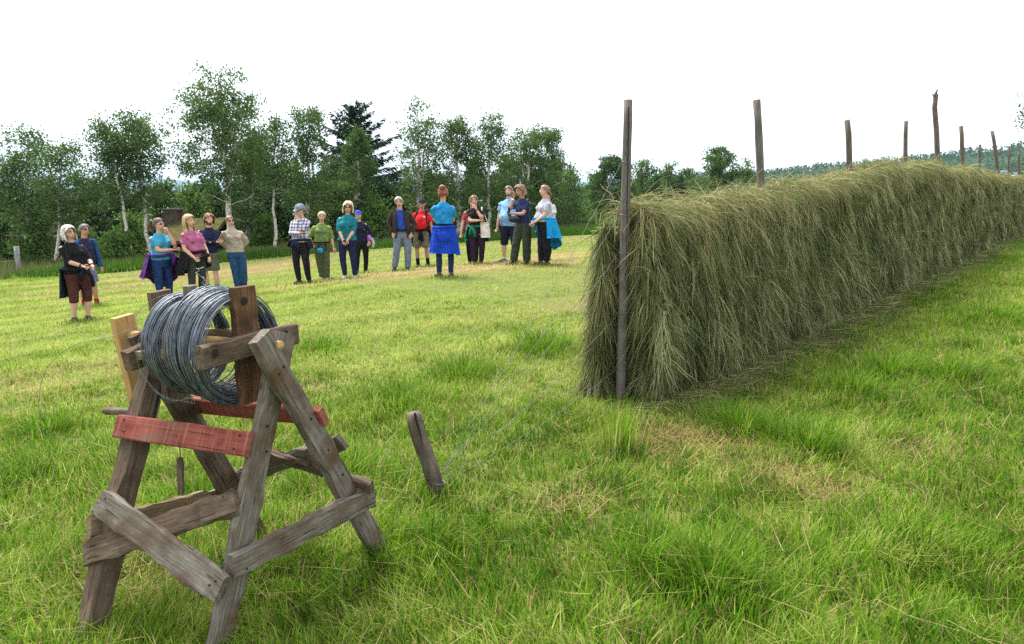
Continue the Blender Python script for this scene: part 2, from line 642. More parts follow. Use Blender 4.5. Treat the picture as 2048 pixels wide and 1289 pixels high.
def field(X, Y):
    """grass height and dryness over the field"""
    s, n = hay_s(X, Y), hay_n(X, Y)
    left = sst(.3, -.6, n) * sst(3.6, 6.5, Y)                 # mown side
    n1 = fbm(X * 1.4 + 3, Y * 1.4, 3)
    n2 = fbm(X * .35, Y * .35 + 9, 7)
    n3 = fbm(X * 4.1, Y * 4.1, 13)
    h = .10 + .07 * (n1 - .5) * 2 + .04 * (n3 - .5) * 2
    w = X * SWN[0] + Y * SWN[1]
    u = X * SW[0] + Y * SW[1]
    wl = w + .5 * (fbm(u * .3, w * .3, 21) - .5)
    row = .5 + .5 * np.sin(wl * 2 * math.pi / 1.55)
    hm = .040 + .06 * np.clip(n1 - .35, 0, 1) + .055 * row ** 3 * n2 + .03 * np.clip(n3 - .5, 0, 1)
    h = h * (1 - left) + hm * left
    dry = .12 + .5 * np.clip(n1 * .6 + n3 * .6 - .52, 0, 1)
    fl = fbm(u * .22 + 5, w * .8, 31)
    drm = .10 + .95 * np.clip(fl - .50, 0, 1) * 2.6 + .28 * row * n2
    drm = drm + .75 * sst(.55, .75, fbm(u * .12, w * .5 + 3, 41)) * sst(7, 11, Y)
    drm = drm * (.55 + .9 * n3)
    dry = dry * (1 - left) + drm * left
    for c, r, a in TUFT:
        k = np.exp(-((X - c[0]) ** 2 + (Y - c[1]) ** 2) / (r * r * .6))
        h = h + .62 * a * k
        dry = dry * (1 - .6 * k)
    for c, r in BARE:
        k = np.exp(-((X - c[0]) ** 2 + (Y - c[1]) ** 2) / (r * r * .6))
        h = h * (1 - .25 * k)
        dry = np.maximum(dry, np.clip(1.2 * k * (.0 + 1.2 * n3), 0, .72))
    c, r = TUFT[3][0], .2
    # hay litter at the foot of the wall
    k = np.exp(-((n - .5) / .28) ** 2) * (s > -.4)
    dry = np.maximum(dry, .55 * k * n3 * 1.6)
    e = Y - edge_y(X)
    far = sst(-.2, .5, e)
    h = h * (1 - far) + far * (.28 + .14 * n1) * np.where(e > 3.2, .8, 1)
    dry = dry * (1 - far) + far * (.05 + .75 * sst(1.6, 3.2, e))
    return h, np.clip(dry, 0, 1)


# ------------------------------------------------------------------ ground sheet
m, nt, out = newmat('meadow_ground')
v = coords(nt)
a = nd(nt, 'ShaderNodeAttribute', attribute_name='dry')
n1 = noise(nt, v, 9, 6, .7)
n2 = noise(nt, v, 45, 4, .7)
g = ramp(nt, n1, [(.3, (.06, .085, .018)), (.7, (.15, .20, .04))])
dr = ramp(nt, n2, [(.3, (.085, .055, .028)), (.5, (.17, .12, .055)), (.72, (.34, .26, .13))])
c = mixc(nt, a.outputs['Fac'], g, dr)
finish(nt, out, c, .95, bump(nt, n2, .6, .02), spec=.1)
M_GROUND = m
rr = np.concatenate([[.05], np.geomspace(.4, 60, 170), np.geomspace(63, 12000, 66)])
tt = np.linspace(0, 2 * math.pi, 361)[:-1]
RR, TT = np.meshgrid(rr, tt, indexing='ij')
GX, GY = (RR * np.sin(TT)).ravel(), (RR * np.cos(TT)).ravel()
GZ = tz(GX, GY)
_, gd = field(GX, GY)
far = sst(40, 70, np.hypot(GX, GY))
gd = gd * (1 - far)
k = len(rr)
n = len(tt)
q = np.arange(n)
Fq = np.concatenate([np.stack([i * n + q, (i + 1) * n + q, (i + 1) * n + (q + 1) % n, i * n + (q + 1) % n], 1) for i in range(k - 1)])[:, ::-1]
g = mk('ground', np.stack([GX, GY, GZ], 1), [Fq, q[None, :]] if False else [Fq], M_GROUND, None, {'dry': gd}, True)
tag(g, 'gently sloping green hay meadow the people stand on', 'ground', None, 'structure')


# ------------------------------------------------------------------ grass
def blades(P, h, w, yaw, lean, curl, rows):
    """P (n,3); returns verts, quads, tris for tapering bent blades"""
    n = len(P)
    dx, dy = np.cos(yaw), np.sin(yaw)
    px, py = -dy, dx
    V = np.empty((n, rows * 2 + 1, 3), np.float32)
    x = np.zeros(n)
    z = np.zeros(n)
    for i in range(rows + 1):
        f = i / rows
        if i:
            an = np.clip(lean + curl * (f - .5 / rows), -.2, 1.9)
            x = x + np.sin(an) * h / rows
            z = z + np.cos(an) * h / rows
        ww = w * (1 - f ** 1.6) * .5
        if i < rows:
            for s, o in ((-1, 0), (1, 1)):
                V[:, i * 2 + o, 0] = P[:, 0] + dx * x + s * px * ww
                V[:, i * 2 + o, 1] = P[:, 1] + dy * x + s * py * ww
                V[:, i * 2 + o, 2] = P[:, 2] + z
        else:
            V[:, rows * 2, 0] = P[:, 0] + dx * x
            V[:, rows * 2, 1] = P[:, 1] + dy * x
            V[:, rows * 2, 2] = P[:, 2] + np.maximum(z, .004)
    m = rows * 2 + 1
    b = (np.arange(n) * m)[:, None]
    Q = [np.array([2 * i, 2 * i + 1, 2 * i + 3, 2 * i + 2])[None] + b for i in range(rows - 1)]
    T = np.array([2 * rows - 2, 2 * rows - 1, 2 * rows])[None] + b
    return V.reshape(-1, 3), (np.concatenate(Q) if Q else np.zeros((0, 4), int)), T, m


class Strands:
    def __init__(s):
        s.V, s.Q, s.T, s.tint, s.dry, s.n = [], [], [], [], [], 0

    def add(s, V, Q, T, m, tint, dry):
        s.V.append(V)
        s.Q.append(Q + s.n)
        s.T.append(T + s.n)
        s.tint.append(np.repeat(tint, m))
        s.dry.append(np.repeat(dry, m))
        s.n += len(V)

    def build(s, name, mat, parent=None):
        return mk(name, np.concatenate(s.V), [np.concatenate(s.T), np.concatenate(s.Q)], mat, parent,
                  {'tint': np.concatenate(s.tint), 'dry': np.concatenate(s.dry)})


M_GRASS = m_leafy('grass_blade', [(0, (.030, .095, .005)), (.35, (.090, .210, .009)), (.7, (.195, .325, .022)), (1, (.37, .47, .105))], trans=.45, spec=.06,
                  dry=((.22, .13, .05), (.56, .45, .23)))


def sample(y0, y1, dens, marg=1.0, k=.80):
    n = int(dens * ((y1 - y0) * 2 * (marg + k * (y0 + y1) / 2)))
    Y = rng.uniform(0, 1, n * 2)
    # width grows with distance
    Y = y0 + (y1 - y0) * Y
    W = marg + k * Y
    keep = rng.uniform(0, 1, n * 2) < W / (marg + k * y1)
    Y = Y[keep][:n]
    X = rng.uniform(-1, 1, len(Y)) * (marg + k * Y)
    return X, Y


def hay_block(X, Y):
    return (hay_s(X, Y) > .15) & (np.abs(hay_n(X, Y)) < .30) | (hay_n(X, Y) < -.6) & (hay_s(X, Y) > 3) & (Y < 30) & (rng.uniform(size=len(X)) < .6)


ST = Strands()
for y0, y1, dens, rows, wmin, wmax, hs in ((1.2, 3.2, 6800, 3, .003, .0072, 1.1), (3.2, 5.5, 4600, 3, .004, .0085, 1.05), (5.5, 9, 2600, 2, .006, .011, 1.0),
                                          (9, 14, 1300, 2, .008, .014, 1.0), (14, 22, 800, 1, .011, .021, 1.25), (22, 30, 210, 1, .02, .04, 1.1)):
    X, Y = sample(y0, y1, dens)
    keep = ~hay_block(X, Y) & (Y < edge_y(X) + .2)
    X, Y = X[keep], Y[keep]
    h, dry = field(X, Y)
    n = len(X)
    hh = h * rng.uniform(.45, 1.5, n) * hs
    dead = rng.uniform(size=n) < np.clip(dry * .95 + .03, 0, 1)
    cl = vn(X * 5, Y * 5, 55)
    yaw = 2 * math.pi * vn(X * 1.3, Y * 1.3, 71) * 1.5 + rng.normal(0, 1.0, n)
    lean = np.abs(rng.normal(.22, .28, n)) + dead * rng.uniform(0, .9, n)
    curl = rng.uniform(.1, 1.25, n) + .4 * (hh > .17)
    tint = np.clip(.46 + .6 * (cl - .5) + .5 * (fbm(X * .5, Y * .5, 81) - .5) + rng.normal(0, .2, n) + .36 * sst(4, 9, Y) * (hay_n(X, Y) < 0) + .10 * sst(4, 9, Y), 0, 1)
    wr = X * SWN[0] + Y * SWN[1] + .5 * (fbm((X * SW[0] + Y * SW[1]) * .3, (X * SWN[0] + Y * SWN[1]) * .3, 21) - .5)
    tint = np.clip(tint + .19 * np.sin(wr * 2 * math.pi / 1.55) * sst(6, 10, Y) * (hay_n(X, Y) < 0), 0, 1)
    if rows > 1:                                            # most blades stand in small tufts that lean together
        nc = n // 13
        ci = rng.integers(0, n, nc)
        a_ = rng.integers(0, nc, n)
        m_ = rng.uniform(size=n) < .68
        src = ci[a_]
        X = np.where(m_, X[src] + rng.normal(0, 1, n) * (.022 + .004 * Y[src]), X)
        Y2 = np.where(m_, Y[src] + rng.normal(0, 1, n) * (.022 + .004 * Y[src]), Y)
        Y = Y2
        hh = np.where(m_, .45 * hh + .55 * hh[src], hh)
        yaw = np.where(m_, yaw[src] + rng.normal(0, .75, n), yaw)
        lean = np.where(m_, np.abs(lean[src] + rng.normal(0, .22, n)), lean)
        tint = np.clip(np.where(m_, tint[src] + rng.normal(0, .13, n), tint), 0, 1)
        bl_ = hay_block(X, Y)
        hh = np.where(bl_, .02, hh)
    P = np.stack([X, Y, tz(X, Y) - .004], 1)
    ST.add(*blades(P, hh, rng.uniform(wmin, wmax, n), yaw, lean, curl, rows), tint, dead * rng.uniform(.55, 1, n))
# mats of dead straw on the bare patches
for c, r in BARE:
    n = int(1300 * r)
    X, Y = c[0] + rng.normal(0, r * .75, n), c[1] + rng.normal(0, r * .6, n)
    ST.add(*blades(np.stack([X, Y, tz(X, Y) + rng.uniform(.0, .035, n)], 1), rng.uniform(.05, .17, n), rng.uniform(.003, .006, n), rng.uniform(0, 6.28, n), rng.uniform(1.0, 1.6, n), rng.uniform(-.3, .3, n), 2),
           rng.beta(1.2, 2.2, n), rng.uniform(.75, 1, n))
# long arching blades of the uncut tussocks, and loose dead straw lying on the sward
for c, r, a in TUFT:
    yel_ = r == .13
    n = int((260 + 1300 * r) * (.6 if yel_ else 1))
    rad = r * np.abs(rng.normal(0, .55, n))
    an = rng.uniform(0, 2 * math.pi, n)
    X, Y = c[0] + rad * np.cos(an), c[1] + rad * np.sin(an)
    hh = (.09 + .75 * a) * rng.uniform(.5, 1.5, n)
    yel = 1.0 if r == .13 else 0.
    ST.add(*blades(np.stack([X, Y, tz(X, Y)], 1), hh, rng.uniform(.003, .006, n) * (1 + Y / 9), an + rng.normal(0, .5, n), rng.uniform(.05, .5, n) * (1 - .7 * yel), rng.uniform(.2, 1.5, n) * (1 - .6 * yel), 3),
           np.clip(rng.normal(.34 + .28 * yel, .2, n), 0, 1), (rng.uniform(size=n) < .06 + .3 * yel * (rad > .1)) * .8)
X, Y = sample(1.3, 7.5, 70)
keep = ~hay_block(X, Y)
X, Y = X[keep], Y[keep]
n = len(X)
h, dry = field(X, Y)
ST.add(*blades(np.stack([X, Y, tz(X, Y) + h * rng.uniform(.1, .8, n)], 1), rng.uniform(.10, .32, n), rng.uniform(.002, .004, n), rng.uniform(0, 6.28, n), rng.uniform(1.1, 1.6, n), rng.uniform(-.3, .3, n), 3),
       rng.uniform(.3, 1, n), rng.uniform(.5, 1, n))
for i, c in enumerate(CT[:22]):                              # grass standing up round feet, legs and the stake
    n = 170 if i < 17 else 260
    r = .20 if i < 17 else .13
    X, Y = c[0] + rng.normal(0, r, n), c[1] + rng.normal(0, r * .8, n)
    hh = rng.uniform(.04, .11, n) if i < 17 else rng.uniform(.05, .13, n)
    ST.add(*blades(np.stack([X, Y, tz(X, Y)], 1), hh, rng.uniform(.004, .007, n) * (1 + Y / 12), rng.uniform(0, 6.28, n), np.abs(rng.normal(.15, .2, n)), rng.uniform(0, 1, n), 2),
           np.clip(rng.normal(.5, .2, n), 0, 1), (rng.uniform(size=n) < .1) * .8)
gr = ST.build('grass', M_GRASS)
tag(gr, 'green and straw coloured grass covering the meadow', 'grass', None, 'stuff')

# uncut strip and heath beyond the mown edge
ST = Strands()
n = 70000
X = rng.uniform(-27, 12, n)
Y = edge_y(X) + 11 * rng.uniform(0, 1, n) ** 1.7
h, dry = field(X, Y)
e = Y - edge_y(X)
hh = h * rng.uniform(.6, 1.4, n)
br = (rng.uniform(size=n) < sst(1.2, 3.2, e) * .62)
ST.add(*blades(np.stack([X, Y, tz(X, Y) - .01], 1), hh, rng.uniform(.02, .045, n), rng.uniform(0, 6.28, n), np.abs(rng.normal(.1, .2, n)), rng.uniform(0, .7, n), 2),
       np.clip(rng.normal(.28, .2, n), 0, 1), br * rng.uniform(.5, 1, n))
M_TALL = m_leafy('tall_margin_grass', [(0, (.035, .10, .010)), (.5, (.075, .17, .018)), (1, (.14, .24, .04))], trans=.4, spec=.06, dry=((.13, .085, .06), (.27, .20, .14)))
g = ST.build('tall_grass', M_TALL)
tag(g, 'uncut tall grass and brown heath along the far edge of the meadow', 'tall grass', None, 'stuff')

# ------------------------------------------------------------------ hay on the rack
PS = [0, 2.66, 6.02, 9.02, 12.1, 15.1, 18.05, 21.1, 24.1, 27.1]        # poles along the wall
HTOP = ([-1, 0, 1.3, 2.66, 4.4, 6.02, 7.6, 9.02, 12.1, 15.1, 18, 21, 24, 27, 31], [1.46, 1.48, 1.52, 1.76, 1.74, 1.96, 1.92, 2.00, 1.97, 1.93, 1.86, 1.82, 1.76, 1.72, 1.66])


def hay_top(s):
    return np.interp(s, *HTOP) + .17 * (vn(s * 1.5, s * 0, 5) - .5) + .09 * (vn(s * 5, s * 0, 6) - .5)


def hay_w(s, f, side):
    """half thickness at relative height f (0 ground, 1 top)"""
    w = .13 + .15 * np.sqrt(np.clip(1 - f, 0, 1)) + .11 * (1 - f) ** 3
    w = w * (.84 if side < 0 else 1.)
    return w * (1 + .28 * (fbm(s * 1.5 + side * 7, f * 2.2, 15) - .5)) + .05 * (fbm(s * 5 + side, f * 3, 19) - .5)


def hay_xyz(s, nn, z):
    X = HP0[0] + HD[0] * s + HN[0] * nn
    Y = HP0[1] + HD[1] * s + HN[1] * nn
    return np.stack([X, Y, tz(X, Y) + z], 1)


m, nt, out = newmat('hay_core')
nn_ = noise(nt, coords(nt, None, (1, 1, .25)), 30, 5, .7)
finish(nt, out, ramp(nt, nn_, [(.3, (.018, .018, .009)), (.7, (.075, .072, .032))]), 1, bump(nt, nn_, 1, .05), spec=.05)  # shade put into the colour: dark core shows through gaps between the locks
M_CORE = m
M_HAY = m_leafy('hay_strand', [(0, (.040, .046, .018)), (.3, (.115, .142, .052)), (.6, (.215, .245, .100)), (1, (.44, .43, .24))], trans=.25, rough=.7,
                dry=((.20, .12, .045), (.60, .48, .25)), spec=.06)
hay_root = empty('hay', (*HP0, tz1(*HP0)), 'long wall of drying olive coloured hay draped over the rack wires between the poles', 'hay')
ss = np.linspace(.22, HL, 300)
fs = np.linspace(0, 1, 14)
ring = []
for side, seq in ((1, fs), (-1, fs[::-1])):
    for f in seq:
        ring.append((side, f))
G = []
for side, f in ring:
    nnv = side * np.maximum(hay_w(ss, np.full(len(ss), f), side) - .085, .03)
    G.append(hay_xyz(ss, nnv, f * (hay_top(ss) - .05)))
G = np.stack(G, 1)
a_, b_ = G.shape[:2]
ii, jj = np.meshgrid(np.arange(a_ - 1), np.arange(b_), indexing='ij')
p = (ii * b_ + jj).ravel()
p2 = (ii * b_ + (jj + 1) % b_).ravel()
Fq = np.stack([p, p + b_, p2 + b_, p2], 1)
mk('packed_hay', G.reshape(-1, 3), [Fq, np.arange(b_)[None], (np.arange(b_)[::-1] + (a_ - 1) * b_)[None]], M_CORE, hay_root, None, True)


def strand(P0, dirs, L, w, grav, rows):
    """strands that start along dirs and bend downwards; returns blades-like arrays"""
    n = len(P0)
    V = np.empty((n, rows * 2 + 1, 3), np.float32)
    d = dirs / np.linalg.norm(dirs, axis=1)[:, None]
    P = P0.copy()
    view = P0 - np.array([0, 0, CH])
    rv = rng.normal(size=(n, 3))
    for i in range(rows + 1):
        if i:
            P = P + d * (L / rows)[:, None]
            d = d + np.array([0, 0, -1.0]) * grav[:, None] / rows + rng.normal(0, .17, (n, 3))
            d /= np.linalg.norm(d, axis=1)[:, None]
        sd = np.cross(d, rv)
        sd /= np.maximum(np.linalg.norm(sd, axis=1), 1e-6)[:, None]
        ww = (w * (1 - .75 * (i / rows) ** 2) * .5)[:, None]
        if i < rows:
            V[:, 2 * i] = P - sd * ww
            V[:, 2 * i + 1] = P + sd * ww
        else:
            V[:, 2 * rows] = P
    gz = tz(V[:, -1, 0], V[:, -1, 1]) + .004
    V[:, :, 2] = np.maximum(V[:, :, 2], gz[:, None])
    m = rows * 2 + 1
    b = (np.arange(n) * m)[:, None]
    Q = np.concatenate([np.array([2 * i, 2 * i + 1, 2 * i + 3, 2 * i + 2])[None] + b for i in range(rows - 1)])
    T = np.array([2 * rows - 2, 2 * rows - 1, 2 * rows])[None] + b
    return V.reshape(-1, 3), Q, T, m


def v3(s, n, z):
    return np.stack([HD[0] * s + HN[0] * n, HD[1] * s + HN[1] * n, z], 1)


def clumpy(s, f):
    return .5 * fbm(s * 3.4, f * 1.1, 33) + .5 * fbm(s * 10, f * 2.4, 37)


ST = Strands()
for side, s0, s1, n, wm, rows in ((1, .05, 4.5, 66000, 1.0, 3), (1, 4.5, 12, 56000, 1.5, 3), (1, 12, HL, 40000, 2.6, 2), (-1, -.02, 4, 12000, 1.3, 2), (-1, 4, HL, 14000, 3, 2)):
    s = rng.uniform(s0, s1, n)
    f = rng.uniform(0.03, 1.0, n) ** .85
    H_ = hay_top(s)
    tier = np.sin(f * H_ / .36 * 2 * math.pi)
    # about half of the strands hang together in locks
    nl_ = n // 15
    li = rng.integers(0, n, nl_)[rng.integers(0, nl_, n)]
    lk = rng.uniform(size=n) < .62
    off = rng.uniform(-.075, .03, n) + .24 * (clumpy(s, f) - .5) + .018 * tier
    ds = rng.normal(.05, .42, n) + .5 * (fbm(s * 1.2, f * 2, 91) - .5)
    out_ = rng.normal(.12, .26, n)
    dz = rng.normal(0, .25, n)
    wild = rng.uniform(size=n) < .30
    L = rng.uniform(.08, .44, n)
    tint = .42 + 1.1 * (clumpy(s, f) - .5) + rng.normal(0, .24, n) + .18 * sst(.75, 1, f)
    s = np.clip(np.where(lk, s[li] + rng.normal(0, .022, n) * wm, s), .04 if side > 0 else -.05, HL)
    f = np.clip(np.where(lk, f[li] + rng.normal(0, .03, n), f), .02, 1)
    off = np.where(lk, off[li] + rng.normal(.018, .018, n), off)
    ds = np.where(lk, ds[li] + rng.normal(0, .12, n), ds)
    out_ = np.where(lk, out_[li] + rng.normal(0, .10, n), out_)
    dz = np.where(lk, dz[li], dz)
    L = np.where(lk, .5 * L + .6 * L[li], L)
    tint = np.clip(np.where(lk, tint[li] + rng.normal(0, .15, n), tint), 0, 1)
    gap = (clumpy(s, f) < .44) & (rng.uniform(size=n) < .62)          # dark gaps between the hanging locks
    s, f, off, ds, out_, dz, L, tint, wild, lk = (q_[~gap] for q_ in (s, f, off, ds, out_, dz, L, tint, wild, lk))
    n = len(s)
    H_ = hay_top(s)
    nn = side * (hay_w(s, f, side) + off)
    P0 = hay_xyz(s, nn, f * H_)
    dirs = v3(ds, side * out_, -1 + dz)
    wild &= ~lk
    dirs[wild] += rng.normal(0, 1.0, (wild.sum(), 3))
    L = L * np.where(wild, .8, 1)
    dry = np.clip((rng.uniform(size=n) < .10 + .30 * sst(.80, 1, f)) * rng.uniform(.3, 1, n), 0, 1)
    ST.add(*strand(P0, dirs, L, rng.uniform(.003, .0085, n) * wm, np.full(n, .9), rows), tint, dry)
# over the top wire
for s0, s1, n, wm in ((.06, 5, 9000, 1.1), (5, 13, 9000, 1.6), (13, HL, 9000, 2.6)):
    s = rng.uniform(s0, s1, n)
    side = np.where(rng.uniform(size=n) < .62, 1., -1.)
    P0 = hay_xyz(s, side * rng.uniform(-.10, .12, n), hay_top(s) + rng.uniform(-.06, .03, n) - .0)
    ds = rng.normal(.1, .75, n)
    ds = np.where(s < .7, np.abs(ds) * .6, ds)
    dirs = v3(ds, side * rng.uniform(.2, 1.2, n), rng.normal(.05, .20, n))
    ST.add(*strand(P0, dirs, rng.uniform(.15, .5, n), rng.uniform(.0028, .0055, n) * wm, rng.uniform(.8, 2.2, n), 3), np.clip(rng.normal(.54, .2, n), 0, 1), (rng.uniform(size=n) < .28) * rng.uniform(.3, 1, n))
# stray stalks sticking up and out
n = 340
s = np.concatenate([rng.uniform(0, 6, 200), rng.uniform(6, HL, 140)])
P0 = hay_xyz(s, rng.uniform(-.1, .12, n), hay_top(s) - .03)
dirs = v3(rng.normal(0, 1, n), rng.normal(0, .6, n), rng.uniform(.2, 1.1, n))
ST.add(*strand(P0, dirs, rng.uniform(.15, .42, n), rng.uniform(.003, .005, n) * (1 + s / 12), np.full(n, .5), 3), rng.uniform(.4, 1, n), (rng.uniform(size=n) < .6) * .8)
# the open end: two hanging flaps with a dark gap between them
n = 23000
f = rng.uniform(.02, 1.04, n) ** .75
s = rng.uniform(-.07, .10, n) * (1 + .9 * (1 - f) ** 3)
sd = np.where(rng.uniform(size=n) < .64, -1., 1.)
wv = np.abs(rng.normal(0, 1, n))
nn = sd * np.clip(hay_w(np.full(n, .02), f, -1) * rng.uniform(.30, .98, n), .10, 2)
s = np.where(nn > -.12, np.maximum(s, .0) + .10 + .5 * np.clip(.16 - nn, 0, 1), s)
P0 = hay_xyz(s, nn, f * 1.47)
dirs = v3(rng.normal(-.03, .3, n), sd * rng.normal(.03, .26, n), -1 + rng.normal(0, .3, n))
ST.add(*strand(P0, dirs, rng.uniform(.10, .42, n), rng.uniform(.003, .007, n), np.full(n, .9), 3), np.clip(.38 + .9 * (vn(nn * 14, f * 5, 3) - .5) + rng.normal(0, .2, n), 0, 1),
       (rng.uniform(size=n) < .2) * rng.uniform(.3, 1, n))
# litter lying at the foot
n = 15000
s = np.concatenate([rng.uniform(-.5, 6, 9500), rng.uniform(6, 22, 5500)])
nn = .42 + np.abs(rng.normal(0, .16, n)) * np.where(s < 0, .6, 1)
nn = np.where(s < 0, rng.uniform(-.5, .5, n), nn)
P0 = hay_xyz(s, nn, rng.uniform(.01, .10, n) * np.exp(-np.abs(nn - .4) * 3))
dirs = v3(rng.normal(0, 1, n), rng.normal(.4, .7, n), rng.normal(-.02, .12, n))
ST.add(*strand(P0, dirs, rng.uniform(.12, .4, n), rng.uniform(.003, .006, n) * (1 + s / 10).clip(1), np.full(n, .3), 2), np.clip(rng.normal(.42, .2, n), 0, 1), (rng.uniform(size=n) < .22) * .7)
ST.build('hanging_strands', M_HAY, hay_root)['kind'] = 'stuff'

# ------------------------------------------------------------------ poles of the rack
POLE_PX = [(1241, 806, 1256, 200, 15.5, W_POLE), (1523, 400, 1513, 200, 13, W_POLE), (1699, 360, 1694, 240, 9.5, W_POLE2), (1812, 350, 1812, 242, 6.5, W_POLE2), (1880, 350, 1872, 188, 8, W_POLE2),
           (1925, 350, 1922, 252, 6.5, W_POLE2), (1959, 350, 1960, 289, 4.2, W_POLE2), (1994, 360, 1988, 262, 5.2, W_POLE2), (2017, 360, 2018, 292, 3.6, W_POLE2), (2038, 365, 2038, 304, 3.6, W_POLE2)]
POLE_LB = ['thick grey cracked pole at the open end of the hay wall, banded with wire', 'second tall grey pole rising from the hay, next to the thick end pole', 'short grey brown pole rising where the hay wall steps up',
           'short thin brown pole rising from the hay beside the tallest distant pole', 'tallest distant pole, with a jagged splintered top, rising from the hay', 'straight flat topped pole right behind the splintered tall pole',
           'very short thin pole barely clearing the distant hay', 'crooked pole with a bent top standing far along the hay wall', 'thin pale pole against the forested hill, left of the last one', 'last thin pole at the far end of the hay wall']
for i, (xb, yb, xt, yt, r, mat) in enumerate(POLE_PX):
    c = HP0 + HD * PS[i]
    Y = c[1]
    top = at(xt, yt, Y)
    low = at(xb, yb, Y)
    g0 = tz1(low[0], Y)
    base = low + (low - top) * ((low[2] - (g0 - .08)) / (top[2] - low[2]))
    rad = r / F * Y * .60
    mb = MB()
    k = 15
    P = np.array([base + (top - base) * (j / (k - 1)) for j in range(k)])
    bend = .016 if i in (4, 7) else (.0015 if i == 0 else .005)
    P[1:-1, :2] += np.cumsum(rng.normal(0, bend * .4, (k - 2, 2)), axis=0)
    if i == 7:
        P[-4:, 0] -= np.array([.0, .015, .035, .06])
    rads = rad * np.linspace(1.12, .92, k) * (1 + .03 * rng.normal(size=k))
    mb.tube(P, rads, 14, uoff=i * 3.7, jit=.015)
    if i == 4:
        mb.tube([P[-1] - [.02, 0, .05], P[-1] + [.03, 0, .12]], [rad * .8, .004], 6)
        mb.tube([P[-1] - [.0, 0, .05], P[-1] + [-.08, 0, .0]], [rad * .35, .01], 6)
    po = mb.build('hay_pole', mat, None, True)
    tag(po, POLE_LB[i], 'pole', 'poles of the hay rack')
    if i == 0:
        # drying crack, wire bands and staples
        for py in (322, 428, 505, 632, 735):
            mb = MB()
            t = (at(1248, py, Y)[2] - base[2]) / (top[2] - base[2])
            cc = base + (top - base) * t
            rr_ = np.interp(t, np.linspace(0, 1, k), rads) * 1.06
            th = np.linspace(0, 2 * math.pi, 25)
            mb.tube(np.stack([cc[0] + rr_ * np.cos(th), cc[1] + rr_ * np.sin(th), np.full(25, cc[2]) + .01 * np.sin(th)], 1), .0024, 5, False)
            mb.build('wire_band', M_WIRE, po, True)
        mb = MB()
        cp = []
        for py in np.linspace(215, 560, 24):
            t = (at(1248, py, Y)[2] - base[2]) / (top[2] - base[2])
            cc = np.array([np.interp(t, np.linspace(0, 1, k), P[:, j]) for j in range(3)])
            rr_ = np.interp(t, np.linspace(0, 1, k), rads)
            cp.append(cc + np.array([-.018 * math.cos(.23), -1, 0]) * rr_ * .985 + [rng.normal(0, .0015) + .012 * (py - 215) / 345, 0, 0])
        mb.tube(cp, np.interp(np.linspace(0, 1, 24), [0, .5, 1], [.0055, .0042, .001]), 5)
        mb.build('drying_crack', M_BLACK, po)
    PT = (base, top)
    if i == 0:
        P1B, P1T = base, top

# ------------------------------------------------------------------ wire reel on its trestle
AX0 = at(250, 669, 2.90)
AX1 = at(562, 691, 2.55)
AX = nrm(AX1 - AX0)
Q = nrm(np.cross([0, 0, 1.0], AX))          # horizontal, pointing away to the right
if Q[1] < 0:
    Q = -Q
UPV = np.cross(AX, Q)
if UPV[2] < 0:
    UPV = -UPV


def s_at(px):
    lo, hi = 0., 1.2
    for _ in range(40):
        mid = (lo + hi) / 2
        if proj(AX0 + AX * mid)[0] < px:
            lo = mid
        else:
            hi = mid
    return lo


def pl(px, py, s):
    return onplane(px, py, AX0 + AX * s, AX)


stand = empty('reel_stand', (*((AX0 + AX1) / 2)[:2], tz1(*((AX0 + AX1) / 2)[:2])), 'weathered wooden trestle with crossed legs and two red rails holding the wire reel', 'trestle')
S_A, S_B = s_at(543) + .02, s_at(543) - .03


def gfoot(px, py, dz=-.05):
    p = ground_at(px, py)
    return p + [0, 0, dz]


LEGS = {}
LEGO = {}


def leg(key, top, foot, w, t, mat, wdir):
    d = nrm(foot - top)
    mb = MB()
    mb.plank(top - d * .02, foot + d * .05, w, t, wdir, 14, .004)
    o = mb.build('leg', mat, stand)
    LEGS[key] = (top, foot)
    LEGO[key] = o
    return o


fA, fB, fC, fD = gfoot(772, 1112), gfoot(424, 1338), gfoot(168, 1292), gfoot(526, 1078)
leg('A', pl(522, 682, S_A), fA, .098, .042, W_GREY, Q)
leg('B', pl(566, 676, S_B), fB, .10, .042, W_GREY, Q)
S_C = s_at(300)
leg('C', pl(318, 690, S_C), fC, .085, .075, W_BROWN, Q)
leg('D', pl(283, 672, S_C - .05), fD, .105, .05, W_BROWN, Q)


def leg_at(key, py):
    p0, p1 = LEGS[key]
    lo, hi = 0., 1.
    for _ in range(40):
        mid = (lo + hi) / 2
        if proj(p0 + (p1 - p0) * mid)[1] < py:
            lo = mid
        else:
            hi = mid
    return p0 + (p1 - p0) * lo


